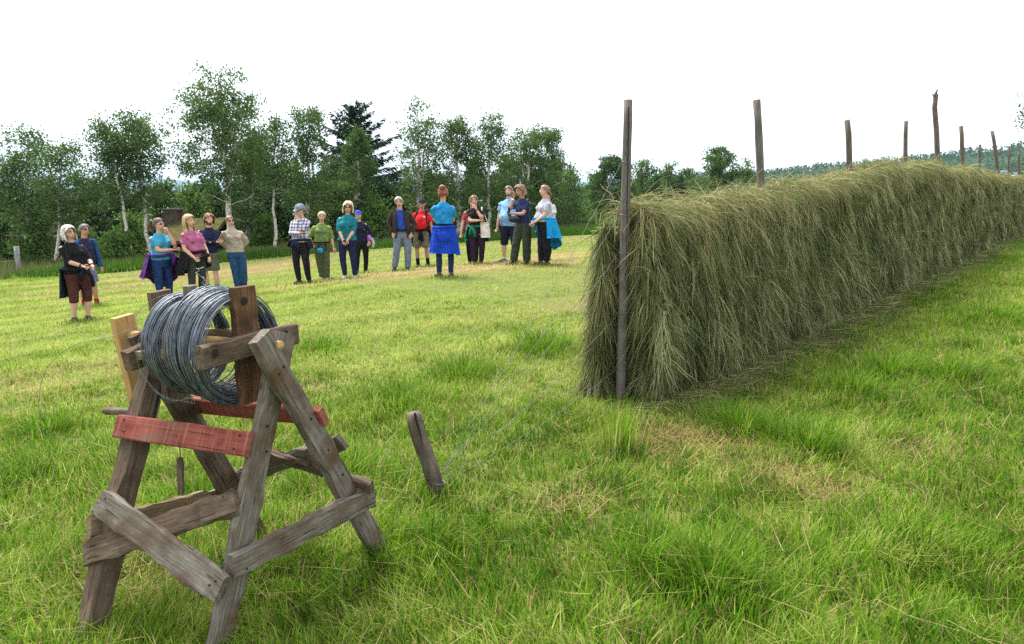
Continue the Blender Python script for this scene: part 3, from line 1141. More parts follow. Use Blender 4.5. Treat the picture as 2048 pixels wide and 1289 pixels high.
def rail(name, k0, y0, k1, y1, cl, off, w, t, mat, label=None, seg=10, nails=True):
    """board nailed across two legs; its plane passes the legs at pixel rows y0, y1, shifted by off towards the viewer"""
    a0, a1 = leg_at(k0, y0), leg_at(k1, y1)
    l0 = LEGS[k0][1] - LEGS[k0][0]
    l1 = LEGS[k1][1] - LEGS[k1][0]
    n = nrm(np.cross(a1 - a0, nrm(l0) + nrm(l1)))
    if np.dot(n, np.array([0, 0, CH]) - a0) < 0:
        n = -n
    p = a0 + n * off
    q0 = onplane(*cl[0], p, n)
    q1 = onplane(*cl[1], p, n)
    mb = MB()
    wd_ = np.cross(n, q1 - q0)
    mb.plank(q0, q1, w, t, wd_, 14 if name == 'brace' else 7, .005 if name == 'brace' else .0018)
    o = mb.build(name, mat, stand)
    if label:
        o['label'] = label
    if nails:
        dd = nrm(q1 - q0)
        ww = nrm(wd_)
        L = np.linalg.norm(q1 - q0)
        for e in (.045, L - .045):
            for k in (-.25, .25):
                c = q0 + dd * (e + .01 * k) + ww * w * k + n * (t / 2)
                nb = MB()
                nb.ell(c + ww * rng.normal(0, .006) + dd * rng.normal(0, .008), (.0042, .0042, .0042), 8, 5)
                nb.build('nail', M_BLACK, o)
    return o


rail('rail', 'C', 855, 'B', 888, ((236, 852), (499, 889)), .062, .098, .034, W_RED, 'bright red worn board across the front legs')
rail('rail', 'D', 815, 'A', 832, ((384, 808), (648, 834)), -.05, .085, .034, W_RED, 'dark red board across the back legs')
rail('brace', 'C', 1010, 'B', 1160, ((199, 1003), (444, 1178)), .085, .105, .032, W_GREY)
rail('brace', 'C', 1105, 'B', 1010, ((171, 1108), (474, 1002)), .055, .095, .03, W_BROWN)
rail('brace', 'B', 1140, 'A', 1000, ((463, 1133), (744, 991)), .047, .090, .04, W_GREY)
rail('brace', 'C', 1050, 'D', 990, ((177, 1056), (436, 992)), -.05, .075, .032, W_TAN)  # paler wood here stands in for light on the board's top edge
rail('brace', 'D', 870, 'A', 965, ((400, 862), (744, 973)), -.055, .060, .03, W_BROWN, nails=False)
rail('brace', 'D', 960, 'A', 880, ((478, 952), (686, 884)), -.095, .075, .03, W_GREY, nails=False)
# knots and bolt holes on the near legs, paint drip
for k, py, f in (('A', 735, .2), ('A', 745, -.25), ('A', 838, .1), ('A', 900, .1), ('A', 950, .15), ('B', 905, .2), ('B', 850, -.1)):
    c = leg_at(k, py) + Q * f * .09 + AX * .0225
    mb = MB()
    mb.tube([c - AX * .004, c + AX * .0015], [.0055, .0055], 8)
    mb.build('nail', M_BLACK, LEGO[k])
mb = MB()
c0, c1 = pl(594, 768, S_A + .024), pl(602, 826, S_A + .024)
mb.tube([c0, (c0 + c1) / 2, c1], [.0015, .002, .004], 6)
mb.build('paint_drip', m_plain('white_drip', (.6, .62, .62), .5), stand)

# --- the turning reel
reel = empty('wire_reel', AX0 + AX * .5, 'wooden wire reel of crossed boards with bolt holes, pine axle and crank', 'reel')
s_n, s_f, s_m = s_at(491), s_at(329), s_at(397)


def spoke(name, a, b, s, w, t, mat, lab=None):
    mb = MB()
    d = pl(*b, s) - pl(*a, s)
    mb.plank(pl(*a, s), pl(*b, s), w, t, np.cross(AX, d), 8, .003, ch=.009)
    o = mb.build(name, mat, reel)
    return o


def hole(o, px, py, s, r=.016):
    mb = MB()
    c = pl(px, py, s)
    mb.tube([c - AX * .01, c + AX * .0015], [r, r], 14)
    mb.build('bolt_hole', M_BLACK, o)


v1 = spoke('spoke_board', (483, 573), (503, 803), s_n - .022, .115, .042, W_RUST)
h1 = spoke('spoke_board', (398, 717), (590, 666), s_n + .021, .093, .042, W_BROWN)
hole(v1, 489, 602, s_n)
hole(h1, 430, 707, s_n + .043)
hole(h1, 571, 668, s_n + .043)
spoke('spoke_board', (317, 582), (352, 800), s_f - .02, .10, .042, W_BROWN)
h2 = spoke('spoke_board', (252, 722), (414, 658), s_f + .02, .092, .042, W_BROWN)
spoke('spoke_board', (379, 571), (415, 798), s_m, .045, .045, W_GREY)


def slat(a, b, sa, sb, w, t):
    mb = MB()
    mb.plank(pl(*a, sa), pl(*b, sb), w, t, Q, 6, .003)
    mb.build('slat', W_TAN, reel)


slat((275, 710), (432, 708), s_f + .04, s_n, .032, .036)
slat((325, 603), (487, 604), s_f - .02, s_n - .04, .03, .03)
slat((398, 664), (571, 669), s_f + .04, s_n, .032, .036)
slat((348, 775), (500, 772), s_f - .02, s_n - .04, .035, .035)
mb = MB()
mb.tube([AX0 - AX * .05, AX0 + AX * .2, AX0 + AX * .5, AX1], [.019, .019, .0185, .0175], 14)
mb.build('axle', W_PINE, reel, True)
cb = MB()
cb.plank(pl(244, 632, .01), pl(291, 836, .01), .098, .036, Q, 8, .001, ch=.003)
crk = cb.build('crank', W_PINE, reel)
mb = MB()
p0 = pl(282, 824, .03)
p1 = onplane(207, 822, p0, nrm(np.cross(AX, [0, 0, 1.0])))
mb.tube([p0, p0 + (p1 - p0) * .5, p0 + (p1 - p0) * .93, p1], [.015, .017, .017, .011], 12)
mb.build('handle', W_GREY, crk, True)

# --- the wire wound on it
coil = empty('wire_coil', AX0 + AX * .5, 'thick coil of grey blue fencing wire wound loosely round the reel in two bundles', 'wire')


def loop_pts(s, r, ph, n=56, tilt=0., tph=0., sag=0., ecc=0.):
    th = np.linspace(0, 2 * math.pi, n) + ph
    rr_ = r * (1 + ecc * np.cos(2 * th + tph))
    o = AX0 + AX * s
    ax = tilt * np.cos(th + tph) * r
    return o + np.outer(rr_ * np.cos(th), Q) + np.outer(rr_ * np.sin(th) - sag, UPV) + np.outer(ax, AX)


for name, sa, sb, n, r0, r1 in (('wire_bundle', s_at(364), s_at(391), 78, .152, .192), ('wire_bundle', s_at(417), s_at(482), 170, .160, .218)):
    mb = MB()
    for i in range(n):
        s = rng.uniform(sa, sb)
        u = rng.beta(2.2, 1.1)
        f = (s - sa) / (sb - sa)
        r = r0 + (r1 - r0) * u
        sag = max(0, rng.normal(.004, .008)) + .02 * u * (f > .6)
        mb.tube(loop_pts(s, r, rng.uniform(0, 6.28), 56, rng.normal(0, .05), rng.uniform(0, 6.28), sag, abs(rng.normal(0, .018))), rng.uniform(.0016, .0024), 4, False)
    mb.build(name, M_WIRE, coil, True)


def wire_curve(mb, pts, r, n=60, kink=0.):
    P = np.asarray(pts, float)
    t = np.arange(len(P))
    # Catmull-Rom
    out_ = []
    for i in range(len(P) - 1):
        a, b, c, d_ = P[max(i - 1, 0)], P[i], P[i + 1], P[min(i + 2, len(P) - 1)]
        m_ = max(3, n // (len(P) - 1))
        for u in np.linspace(0, 1, m_, endpoint=False):
            out_.append(.5 * ((2 * b) + (c - a) * u + (2 * a - 5 * b + 4 * c - d_) * u ** 2 + (3 * b - a - 3 * c + d_) * u ** 3))
    out_.append(P[-1])
    o = np.array(out_)
    if kink:
        o[1:-1] += rng.normal(0, kink, (len(o) - 2, 3))
    mb.tube(o, r, 5, True)


mb = MB()
wire_curve(mb, [at(385, 590, 2.72), at(330, 590, 2.72), at(285, 615, 2.70), at(258, 660, 2.66), at(256, 700, 2.66), at(285, 752, 2.66), at(320, 790, 2.66), at(380, 805, 2.6)], .0010)
wire_curve(mb, [at(350, 590, 2.70), at(305, 630, 2.62), at(275, 690, 2.58), at(283, 745, 2.58), at(330, 800, 2.56)], .0010)
wire_curve(mb, [at(285, 648, 2.66), at(220, 674, 2.6), at(150, 690, 2.6), at(95, 735, 2.62), at(78, 800, 2.66), at(88, 862, 2.7), at(125, 877, 2.72), at(172, 880, 2.75)], .0010)
wire_curve(mb, [at(395, 580, 2.62), at(408, 578, 2.62), at(413, 572, 2.62), at(404, 566, 2.63), at(411, 560, 2.62), at(402, 554, 2.63), at(398, 549, 2.62), at(392, 546, 2.62), at(399, 541, 2.63), at(394, 538, 2.62), at(408, 536, 2.62)], .0014, 60, .0016)
wire_curve(mb, [at(370, 795, 2.5), at(384, 798, 2.5), at(382, 806, 2.5), at(390, 805, 2.5), at(385, 795, 2.5)], .0016)
wire_curve(mb, [at(300, 770, 2.62), at(340, 800, 2.6), at(372, 798, 2.56), at(390, 792, 2.52)], .0010)
mb.build('loose_end', M_WIRE, coil, True)

# --- stick hanging on a string under the front rail
peg = empty('hanging_stick', at(361, 950, 2.62), 'small wooden stick hanging on a string below the red rail of the trestle', 'stick')
mb = MB()
mb.plank(at(360, 916, 2.62), at(362, 988, 2.62), .026, .02, [1, 0, 0], 5, .001)
mb.build('stick', W_BROWN, peg)
mb = MB()
mb.tube([at(358, 850, 2.62), at(359, 885, 2.62), at(361, 918, 2.615)], .0018, 5)
mb.build('string', M_BLACK, peg)

# ------------------------------------------------------------------ anchor stake and guy wires
sb = ground_at(880, 988)
stp = at(828, 826, sb[1] - .02)
mb = MB()
k = 12
P = np.array([sb + [.01, 0, -.12] + (stp - sb - [.01, 0, -.12]) * j / (k - 1) for j in range(k)])
P[1:-1, 0] += .008 * np.sin(np.linspace(0, 5, k - 2))
mb.tube(P, .045 * np.linspace(.98, 1.0, k) * (1 + .05 * rng.normal(size=k)), 16, jit=.03)
stake = mb.build('stake', W_STAKE, None, True)
tag(stake, 'short weathered stake leaning in the grass that anchors the guy wires', 'stake')
mb = MB()
n_ = nrm(np.array([0, 0, CH]) - stp)
cp = [P[-1 - j] + n_ * .044 + [.004 + .006 * math.sin(j), 0, .0] for j in np.linspace(0, 4, 5).astype(int)]
mb.tube(cp, [.007, .006, .005, .004, .001], 5)
mb.build('drying_crack', M_BLACK, stake)
for j, zo in ((2.6, 0), (2.3, .01), (2.9, 0)):
    mb = MB()
    c = sb + (stp - sb) * (j * .055)
    th = np.linspace(0, 2 * math.pi, 21)
    mb.tube(np.stack([c[0] + .05 * np.cos(th), c[1] + .05 * np.sin(th), c[2] + zo + .012 * np.cos(th + j)], 1), .0025, 5, False)
    mb.build('wire_band', M_WIRE, stake, True)
GW = [(330, 892, 935, [(1180, 452), (1085, 605)], 'guy wire from highest on the end pole down to the stake'), (432, 888, 948, [(1170, 560), (1050, 715)], 'guy wire from the second band of the end pole to the stake'),
      (506, 889, 950, [(1150, 640), (1010, 800)], 'guy wire from the middle band of the end pole to the stake'), (630, 893, 958, [(1105, 742), (990, 850)], 'low guy wire from the fourth band of the end pole to the stake'),
      (737, 892, 965, [(1100, 832), (990, 900)], 'lowest guy wire from the foot of the end pole to the stake')]
for yp, xs, ys, mids, lab in GW:
    t = (at(1246, yp, HP0[1])[2] - P1B[2]) / (P1T[2] - P1B[2])
    a0 = P1B + (P1T - P1B) * t + [-.05, -.02, 0]
    a1 = at(xs - 6, ys, sb[1] - .02)
    nseg = 46
    u = np.linspace(0, 1, nseg)
    W = a0 + np.outer(u, a1 - a0)
    W[:, 2] -= .05 * np.sin(math.pi * u)
    W[1:-1] += np.array([rng.normal(0, .0035, 3) for _ in range(nseg - 2)])
    gzz = tz(W[:, 0], W[:, 1]) + .02
    W[:, 2] = np.maximum(W[:, 2], gzz)
    mb = MB()
    mb.tube(W, .0014, 5)
    th = np.linspace(0, 1, 220)
    c = np.stack([np.interp(th, u, W[:, j]) for j in range(3)], 1)
    c += .0014 * np.stack([np.cos(th * 230), np.zeros(220), np.sin(th * 230)], 1)
    mb.tube(c, .0009, 4)
    g = mb.build('guy_wire', M_GUY, None, True)
    tag(g, lab, 'guy wire', 'guy wires of the hay rack')

# ------------------------------------------------------------------ trees
m, nt, out = newmat('birch_bark')
v = coords(nt, 'uvw', (14, 5, 5))
n1 = noise(nt, v, 1.0, 5, .6)
n2 = noise(nt, coords(nt, 'uvw', (1.2, 2, 2)), 1.0, 4)
c = ramp(nt, n1, [(.52, (.64, .60, .55)), (.59, (.42, .38, .33)), (.66, (.035, .03, .027))])
c = mixc(nt, ramp(nt, n2, [(.48, (0, 0, 0)), (.80, (.8, .8, .8))]), c, (.20, .155, .12))
finish(nt, out, c, .8, bump(nt, n1, .4, .01))
M_BIRCH = m
M_BARK = m_wood('dark_bark', (.03, .022, .017), (.07, .055, .042), (.12, .10, .08), grain=20, bs=.8)
LEAFS = {
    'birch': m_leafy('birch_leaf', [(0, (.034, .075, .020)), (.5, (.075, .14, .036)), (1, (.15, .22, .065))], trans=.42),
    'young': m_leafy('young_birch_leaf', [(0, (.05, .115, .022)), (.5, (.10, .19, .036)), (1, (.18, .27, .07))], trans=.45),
    'dark': m_leafy('dark_birch_leaf', [(0, (.024, .055, .016)), (.5, (.050, .10, .028)), (1, (.10, .165, .048))], trans=.38),  # darker green leaf for the thicket, some birches and the hillside woods
    'spruce': m_leafy('spruce_needle', [(0, (.010, .028, .012)), (.5, (.020, .046, .019)), (1, (.042, .078, .028))], trans=.1),
}


def leaf_quads(C, size, tint, droop=.5, long=1.6):
    n = len(C)
    d = rng.normal(size=(n, 3))
    d[:, 2] -= droop
    d /= np.linalg.norm(d, axis=1)[:, None]
    e = np.cross(d, rng.normal(size=(n, 3)))
    e /= np.linalg.norm(e, axis=1)[:, None]
    s = size[:, None]
    V = np.stack([C - d * s * long * .5, C + e * s * .5, C + d * s * long * .5, C - e * s * .5], 1).reshape(-1, 3)
    Q_ = np.arange(n * 4).reshape(-1, 4)
    return V, Q_, np.repeat(tint, 4)


def curve_pts(a, b, n, wob, up=0.):
    t = np.linspace(0, 1, n)[:, None]
    P = np.asarray(a) * (1 - t) + np.asarray(b) * t
    w = np.cumsum(rng.normal(0, wob, (n, 3)), axis=0)
    w -= t * w[-1]
    P = P + w
    P[:, 2] += up * np.sin(t[:, 0] * math.pi) * np.linalg.norm(np.asarray(b) - np.asarray(a))
    return P


def tree(name, base, tops, width, lo, kind, mat, label, cat, group=None, nl=7000, rb=.11, bark=None, lean=None, leaf=.068, dens=1., shape=1.0, fork=0.):
    """base point, list of stem tops (points), crown width in metres, lo = height share where the crown starts"""
    base = np.asarray(base, float)
    root = empty(name, base, label, cat, group)
    tk = MB()
    clumps = []
    H0 = max(t[2] for t in tops) - base[2]
    for ti, top in enumerate(tops):
        top = np.asarray(top, float)
        h = top[2] - base[2]
        b0 = base + np.array([rng.normal(0, .12) if ti else 0, rng.normal(0, .12) if ti else 0, -.1])
        n = 16
        P = curve_pts(b0, top, n, h * .006)
        if ti and fork:                                      # a second leader that leaves the main stem part way up
            i0 = int(fork * n)
            st_ = P0_[i0]
            P = np.concatenate([curve_pts(st_, top, n, h * .006)])
            b0 = st_
        if ti == 0:
            P0_ = P
        if lean is not None:
            P[:, 0] += lean * np.sin(np.linspace(0, math.pi, n)) * h
        tk.tube(P, rb * (1 - np.linspace(0, 1, n)) ** .85 * (1 if ti == 0 else .8) + .012, 9, uoff=rng.uniform(0, 9))
        nb = int((20 + 2.6 * h) / (len(tops) ** .5))
        for k in range(nb):
            lo_ = .12 if (ti and fork) else lo
            f = lo_ + (1 - lo_) * (k + rng.uniform(0, 1)) / nb * .97
            p0 = np.array([np.interp(f, np.linspace(0, 1, n), P[:, j]) for j in range(3)])
            g = (f - lo_) / (1 - lo_)
            prof = (np.sin(np.clip(g * .74 + .26, 0, 1) * math.pi) ** .5) if shape == 1 else (1.03 - g) ** .8
            Lb = width * .5 * prof * rng.uniform(.45, 1.12) / (1 if len(tops) == 1 else 1.15) + .12
            az = k * 2.4 + rng.uniform(-.6, .6)
            el = R(rng.uniform(10, 55)) if f > .55 else R(rng.uniform(-12, 35))
            d_ = np.array([math.cos(az) * math.cos(el), math.sin(az) * math.cos(el), math.sin(el)])
            p1 = p0 + d_ * Lb
            p1[2] = min(p1[2], base[2] + H0 * 1.0)
            B = curve_pts(p0, p1, 6, Lb * .035, .05)
            tk.tube(B, np.linspace(rb * .28 * (1 - f * .7), .006, 6), 5, uoff=rng.uniform(0, 9))
            for q_ in range(int(2 + 3.2 * Lb * dens)):
                u = rng.uniform(.42, 1.05)
                c_ = np.array([np.interp(u, np.linspace(0, 1, 6), B[:, j]) for j in range(3)])
                c_ = c_ + rng.normal(0, .16 + .10 * Lb, 3) * np.array([1, 1, .7])
                clumps.append((*c_, rng.uniform(.13, .34) * (1 + .10 * Lb), rng.uniform(0, 1)))
        clumps.append((*top, .16, .7))
    tk.build('trunk', bark or M_BIRCH, root, True)
    Cl = np.array(clumps)
    per = np.maximum(4, (1.4 * nl * Cl[:, 3] ** 1.6 / (Cl[:, 3] ** 1.6).sum())).astype(int)
    idx = np.repeat(np.arange(len(Cl)), per)
    C = Cl[idx, :3] + rng.normal(0, 1, (len(idx), 3)) * Cl[idx, 3:4] * np.array([1, 1, .85]) * .62
    C[:, 2] = np.maximum(C[:, 2], base[2] + .1)
    tint = np.clip(.5 + .5 * (Cl[idx, 4] - .5) + rng.normal(0, .17, len(idx)), 0, 1)
    V, Q_, T_ = leaf_quads(C, rng.uniform(.6, 1.3, len(C)) * leaf, tint)
    mk('crown', V, [Q_], LEAFS[mat], root, {'tint': T_})
    return root


def spruce(name, base, top, width, label, cat, group=None, nl=11000):
    base = np.asarray(base, float)
    top = np.asarray(top, float)
    root = empty(name, base, label, cat, group)
    h = top[2] - base[2]
    mb = MB()
    mb.tube(curve_pts(base - [0, 0, .1], top, 10, .01), np.linspace(.16, .012, 10), 9)
    Cs, Ds, Ts = [], [], []
    nw = int(h * 4.6)
    for k in range(nw):
        f = .04 + .955 * k / nw
        Lb0 = (width * .5 * (1 - f) ** .64 + .05) * rng.uniform(.8, 1.12)
        na = int(6 + 5 * (1 - f))
        for a in range(na):
            fj = min(.995, f + rng.uniform(-.018, .018))
            c0 = base + (top - base) * fj
            az = a * 2 * math.pi / na + k * 1.3 + rng.uniform(-.4, .4)
            Lb = Lb0 * rng.uniform(.5, 1.2)
            dr = R(34 * f ** 2 - 26 * (1 - f) + rng.uniform(-10, 10))
            d_ = np.array([math.cos(az) * math.cos(dr), math.sin(az) * math.cos(dr), math.sin(dr)])
            B = np.array([c0 + d_ * Lb * u + [0, 0, .20 * Lb * u * u] for u in np.linspace(0, 1, 5)])
            mb.tube(B, np.linspace(.020, .005, 5), 4)
            tnt = rng.uniform(.1, .9)
            for q_ in range(int(14 + 38 * Lb)):
                u = rng.uniform(.05, 1.0)
                c_ = c0 + d_ * Lb * u + [0, 0, .20 * Lb * u * u] + rng.normal(0, .03, 3)
                sd = np.array([-math.sin(az), math.cos(az), 0]) * rng.choice([-1, 1])
                dd = d_ * .7 + sd * rng.uniform(.1, .9) + [0, 0, rng.uniform(-.9, .25)]
                Cs.append(c_)
                Ds.append(nrm(dd) * rng.uniform(.16, .34) * (.7 + .35 * Lb))
                Ts.append(np.clip(tnt + rng.normal(0, .15), 0, 1))
    mb.build('trunk', M_BARK, root, True)
    Cs, Ds, Ts = np.array(Cs), np.array(Ds), np.array(Ts)
    e = np.cross(Ds, rng.normal(size=Ds.shape))
    e = e / np.linalg.norm(e, axis=1)[:, None] * .040
    V = np.stack([Cs - e * .4, Cs + Ds * .5 - e, Cs + Ds, Cs + Ds * .5 + e], 1).reshape(-1, 3)
    mk('crown', V, [np.arange(len(Cs) * 4).reshape(-1, 4)], LEAFS['spruce'], root, {'tint': np.repeat(Ts, 4)})
    return root


def tpx(px, py, Y):
    p = at(px, py, Y)
    return p


def T(name, bx, tops, wpx, Y, lo, mat, label, nl, cat='birch tree', group='birches along the meadow edge', **kw):
    b = at(bx, 500, Y)
    b[2] = tz1(b[0], b[1])
    tp = [tpx(x, y, Y + (rng.uniform(-.4, .4) if i else 0)) for i, (x, y) in enumerate(tops)]
    return tree(name, b, tp, wpx / F * Y, lo, 0, mat, label, cat, group, nl, **kw)


T('birch_tree', 62, [(58, 268), (20, 330)], 120, 30, .38, 'birch', 'dark spreading birch at the far left, with two bare stems low down', 7000, rb=.10)
T('birch_tree', 106, [(125, 300), (165, 350)], 105, 29, .40, 'birch', 'birch with an airy flat crown, behind the white haired woman', 5200, rb=.07)
T('birch_tree', 262, [(203, 252)], 95, 28.5, .46, 'birch', 'slender birch with a white trunk curving out to the right at its foot', 4400, rb=.07, lean=.022)
T('birch_tree', 299, [(275, 246)], 115, 29, .43, 'birch', 'upright birch with a straight white trunk, right beside the curved one', 5600, rb=.072)
T('birch_tree', 456, [(441, 146), (418, 215), (478, 190)], 205, 29, .27, 'birch', 'tallest birch, broad airy crown high above the bearded man and the beige sweater', 12500, rb=.13, dens=1.0, fork=.42)
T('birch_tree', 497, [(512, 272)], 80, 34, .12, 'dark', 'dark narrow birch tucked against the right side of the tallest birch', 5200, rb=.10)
T('birch_tree', 547, [(556, 240)], 62, 31, .44, 'birch', 'thin birch with a bare twiggy tip and pale leaning trunk', 3000, rb=.065, dens=.8)
T('birch_tree', 612, [(620, 222)], 92, 32, .22, 'birch', 'birch with a round tall crown left of the spruce', 6800, rb=.11)
T('birch_tree', 700, [(716, 262)], 130, 34, .04, 'birch', 'dense cone shaped birch leafy down to the ground, in front of the spruce', 11000, rb=.11, shape=2)
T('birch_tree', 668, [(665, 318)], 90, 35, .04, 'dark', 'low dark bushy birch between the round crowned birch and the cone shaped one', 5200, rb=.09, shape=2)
T('birch_tree', 838, [(834, 210), (850, 260)], 98, 33, .22, 'birch', 'tall thin leaved birch standing above the man in the red shirt', 5200, rb=.12, dens=.9)
T('birch_tree', 921, [(912, 246)], 104, 34, .18, 'birch', 'full crowned birch with a brown trunk behind the tote bag woman', 7400, rb=.12)
T('birch_tree', 982, [(985, 236)], 80, 34, .25, 'birch', 'pointed birch with a pale straight trunk, right of the tote bag woman', 4600, rb=.10)
T('birch_tree', 1046, [(1042, 266), (1060, 275)], 100, 35, .10, 'birch', 'dense birch rising behind the two men on the right', 8200, rb=.12)
T('birch_tree', 1092, [(1094, 262)], 112, 36, .06, 'birch', 'dense rounded birch at the right end of the row, behind the turquoise jacket woman', 9500, rb=.12)
T('birch_tree', 1140, [(1140, 345)], 76, 38, .03, 'young', 'low leafy birch at the right foot of the row, where the meadow opens', 5000, rb=.08, shape=2)
spruce('spruce_tree', (*at(712, 480, 40)[:2], tz1(*at(712, 480, 40)[:2])), at(711, 208, 40), 265 / F * 40, 'dark pointed spruce rising above the birches', 'spruce tree')
spruce('spruce_tree', (*at(505, 480, 41)[:2], tz1(*at(505, 480, 41)[:2])), at(508, 262, 41), 80 / F * 41, 'small dark spruce half hidden behind the right edge of the tallest birch', 'spruce tree', nl=6000)
# trees beyond the hay
T('birch_tree', 1222, [(1222, 318)], 78, 46, .05, 'dark', 'dark birch standing behind the end pole of the hay rack', 5200, group='birches behind the hay wall', leaf=.10)
T('birch_tree', 1290, [(1288, 330)], 66, 55, .05, 'birch', 'low birch just right of the end pole, behind the hay top', 3600, group='birches behind the hay wall', leaf=.11)
T('birch_tree', 1335, [(1335, 336)], 56, 58, .05, 'birch', 'low birch in the middle of the clump behind the hay top', 3000, group='birches behind the hay wall', leaf=.11)
T('birch_tree', 1378, [(1378, 342)], 50, 58, .05, 'birch', 'low birch at the right end of the clump behind the hay top', 2800, group='birches behind the hay wall', leaf=.11)
for px, py, w in ((1192, 352, 60), (1252, 346, 56), (1312, 352, 54), (1358, 356, 50), (1408, 358, 46)):
    T('young_birch', px, [(px, py)], w, 53, .03, 'dark' if px % 4 else 'birch', 'young birch in the low band of green behind the near end of the hay', 2300, 'young birch', 'young birches behind the hay', rb=.05, shape=2, leaf=.12)
T('birch_tree', 1442, [(1440, 298)], 88, 48, .05, 'birch', 'rounded birch standing alone between the first two poles above the hay', 6400, group='birches behind the hay wall', leaf=.10)
T('birch_tree', 1492, [(1490, 338)], 44, 50, .05, 'birch', 'little birch peeping over the hay, left of the second pole', 2200, group='birches behind the hay wall', leaf=.10)
T('birch_tree', 2110, [(2122, 205)], 170, 31, .3, 'birch', 'birch mostly outside the frame whose leafy branches reach in above the last poles', 7000, group='birches behind the hay wall', rb=.12)
# the thicket behind the front row: each bush its own young birch
LB = 'young birch in the dense dark thicket behind the front row of birches'
for i, (px, py, w, Y) in enumerate([(10, 400, 90, 34), (48, 420, 80, 37), (90, 395, 85, 35), (140, 410, 90, 36), (185, 400, 80, 34), (228, 385, 90, 36), (270, 400, 85, 37), (318, 395, 90, 35), (362, 400, 80, 37), (405, 385, 90, 38),
                                     (440, 400, 80, 36), (478, 380, 80, 38), (522, 350, 70, 37), (560, 360, 80, 38), (596, 350, 80, 37), (640, 360, 80, 39), (685, 380, 80, 38), (735, 350, 85, 39), (775, 385, 80, 38), (812, 378, 80, 39),
                                     (858, 372, 80, 38), (893, 380, 80, 40), (945, 350, 80, 39), (985, 360, 80, 40), (1020, 340, 80, 41), (1066, 350, 80, 40), (1112, 345, 75, 42)]):
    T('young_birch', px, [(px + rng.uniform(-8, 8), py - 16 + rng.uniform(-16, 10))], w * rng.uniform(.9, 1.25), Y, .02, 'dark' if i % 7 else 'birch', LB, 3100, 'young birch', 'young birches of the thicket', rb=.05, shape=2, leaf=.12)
for px, py, w, Y, lab in ((70, 440, 60, 29.5, 'light green young birch beside the grey fence post'), (170, 470, 50, 29, 'light green sapling between the man in sunglasses and the far left birches'), (262, 432, 70, 30, 'light green leafy sapling between the curved and the straight white trunks'),
                          (232, 478, 44, 28, 'low light green bush left of the curved white trunk'), (385, 372, 60, 33, 'light green birch top behind the blonde woman in pink'), (755, 405, 80, 33, 'light green sapling behind the woman in the teal jumper'),
                          (530, 440, 50, 33, 'small sapling left of the thin pale birch trunk'), (1012, 420, 60, 34, 'light green sapling behind the man in the pale blue shirt')):
    T('sapling', px, [(px, py)], w, Y, .03, 'young', lab, 1900, 'sapling', 'saplings at the meadow edge', rb=.035, shape=2, leaf=.095)

# ------------------------------------------------------------------ fence post, stones, hut
b = ground_at(39, 545)
mb = MB()
P = np.array([b + [0, 0, -.1], b + [-.005, 0, .45], b + [.005, 0, .95]])
mb.tube(P, [.09, .085, .08], 10, jit=.02)
tag(mb.build('fence_post', W_PALE, None, True), 'stout pale grey post standing in the heath at the far left', 'post')
M_ROCK = m_plain('grey_stone', (.17, .16, .155), .9, 0, .2, .35, 6)
for px, py, r, lab in ((1150, 455, .42, 'grey boulder under the last birch, where the meadow opens'), (1168, 452, .30, 'small grey boulder at the right of the bigger one'), (968, 476, .40, 'flat grey stone at the foot of the pale straight birch'), (990, 474, .30, 'small stone beside the flat grey stone')):
    c = ground_at(px, py)
    mb = MB()
    mb.ell(c + [0, .3, .08], (r, r * .7, r * .5), 14, 8)
    V, Fs, M_, U_ = mb.arrays()
    V = V + .12 * r * rng.normal(size=V.shape)
    tag(mk('boulder', V, Fs, M_ROCK, None, {'uvw': U_}, False), lab, 'stone', 'stones at the meadow edge')


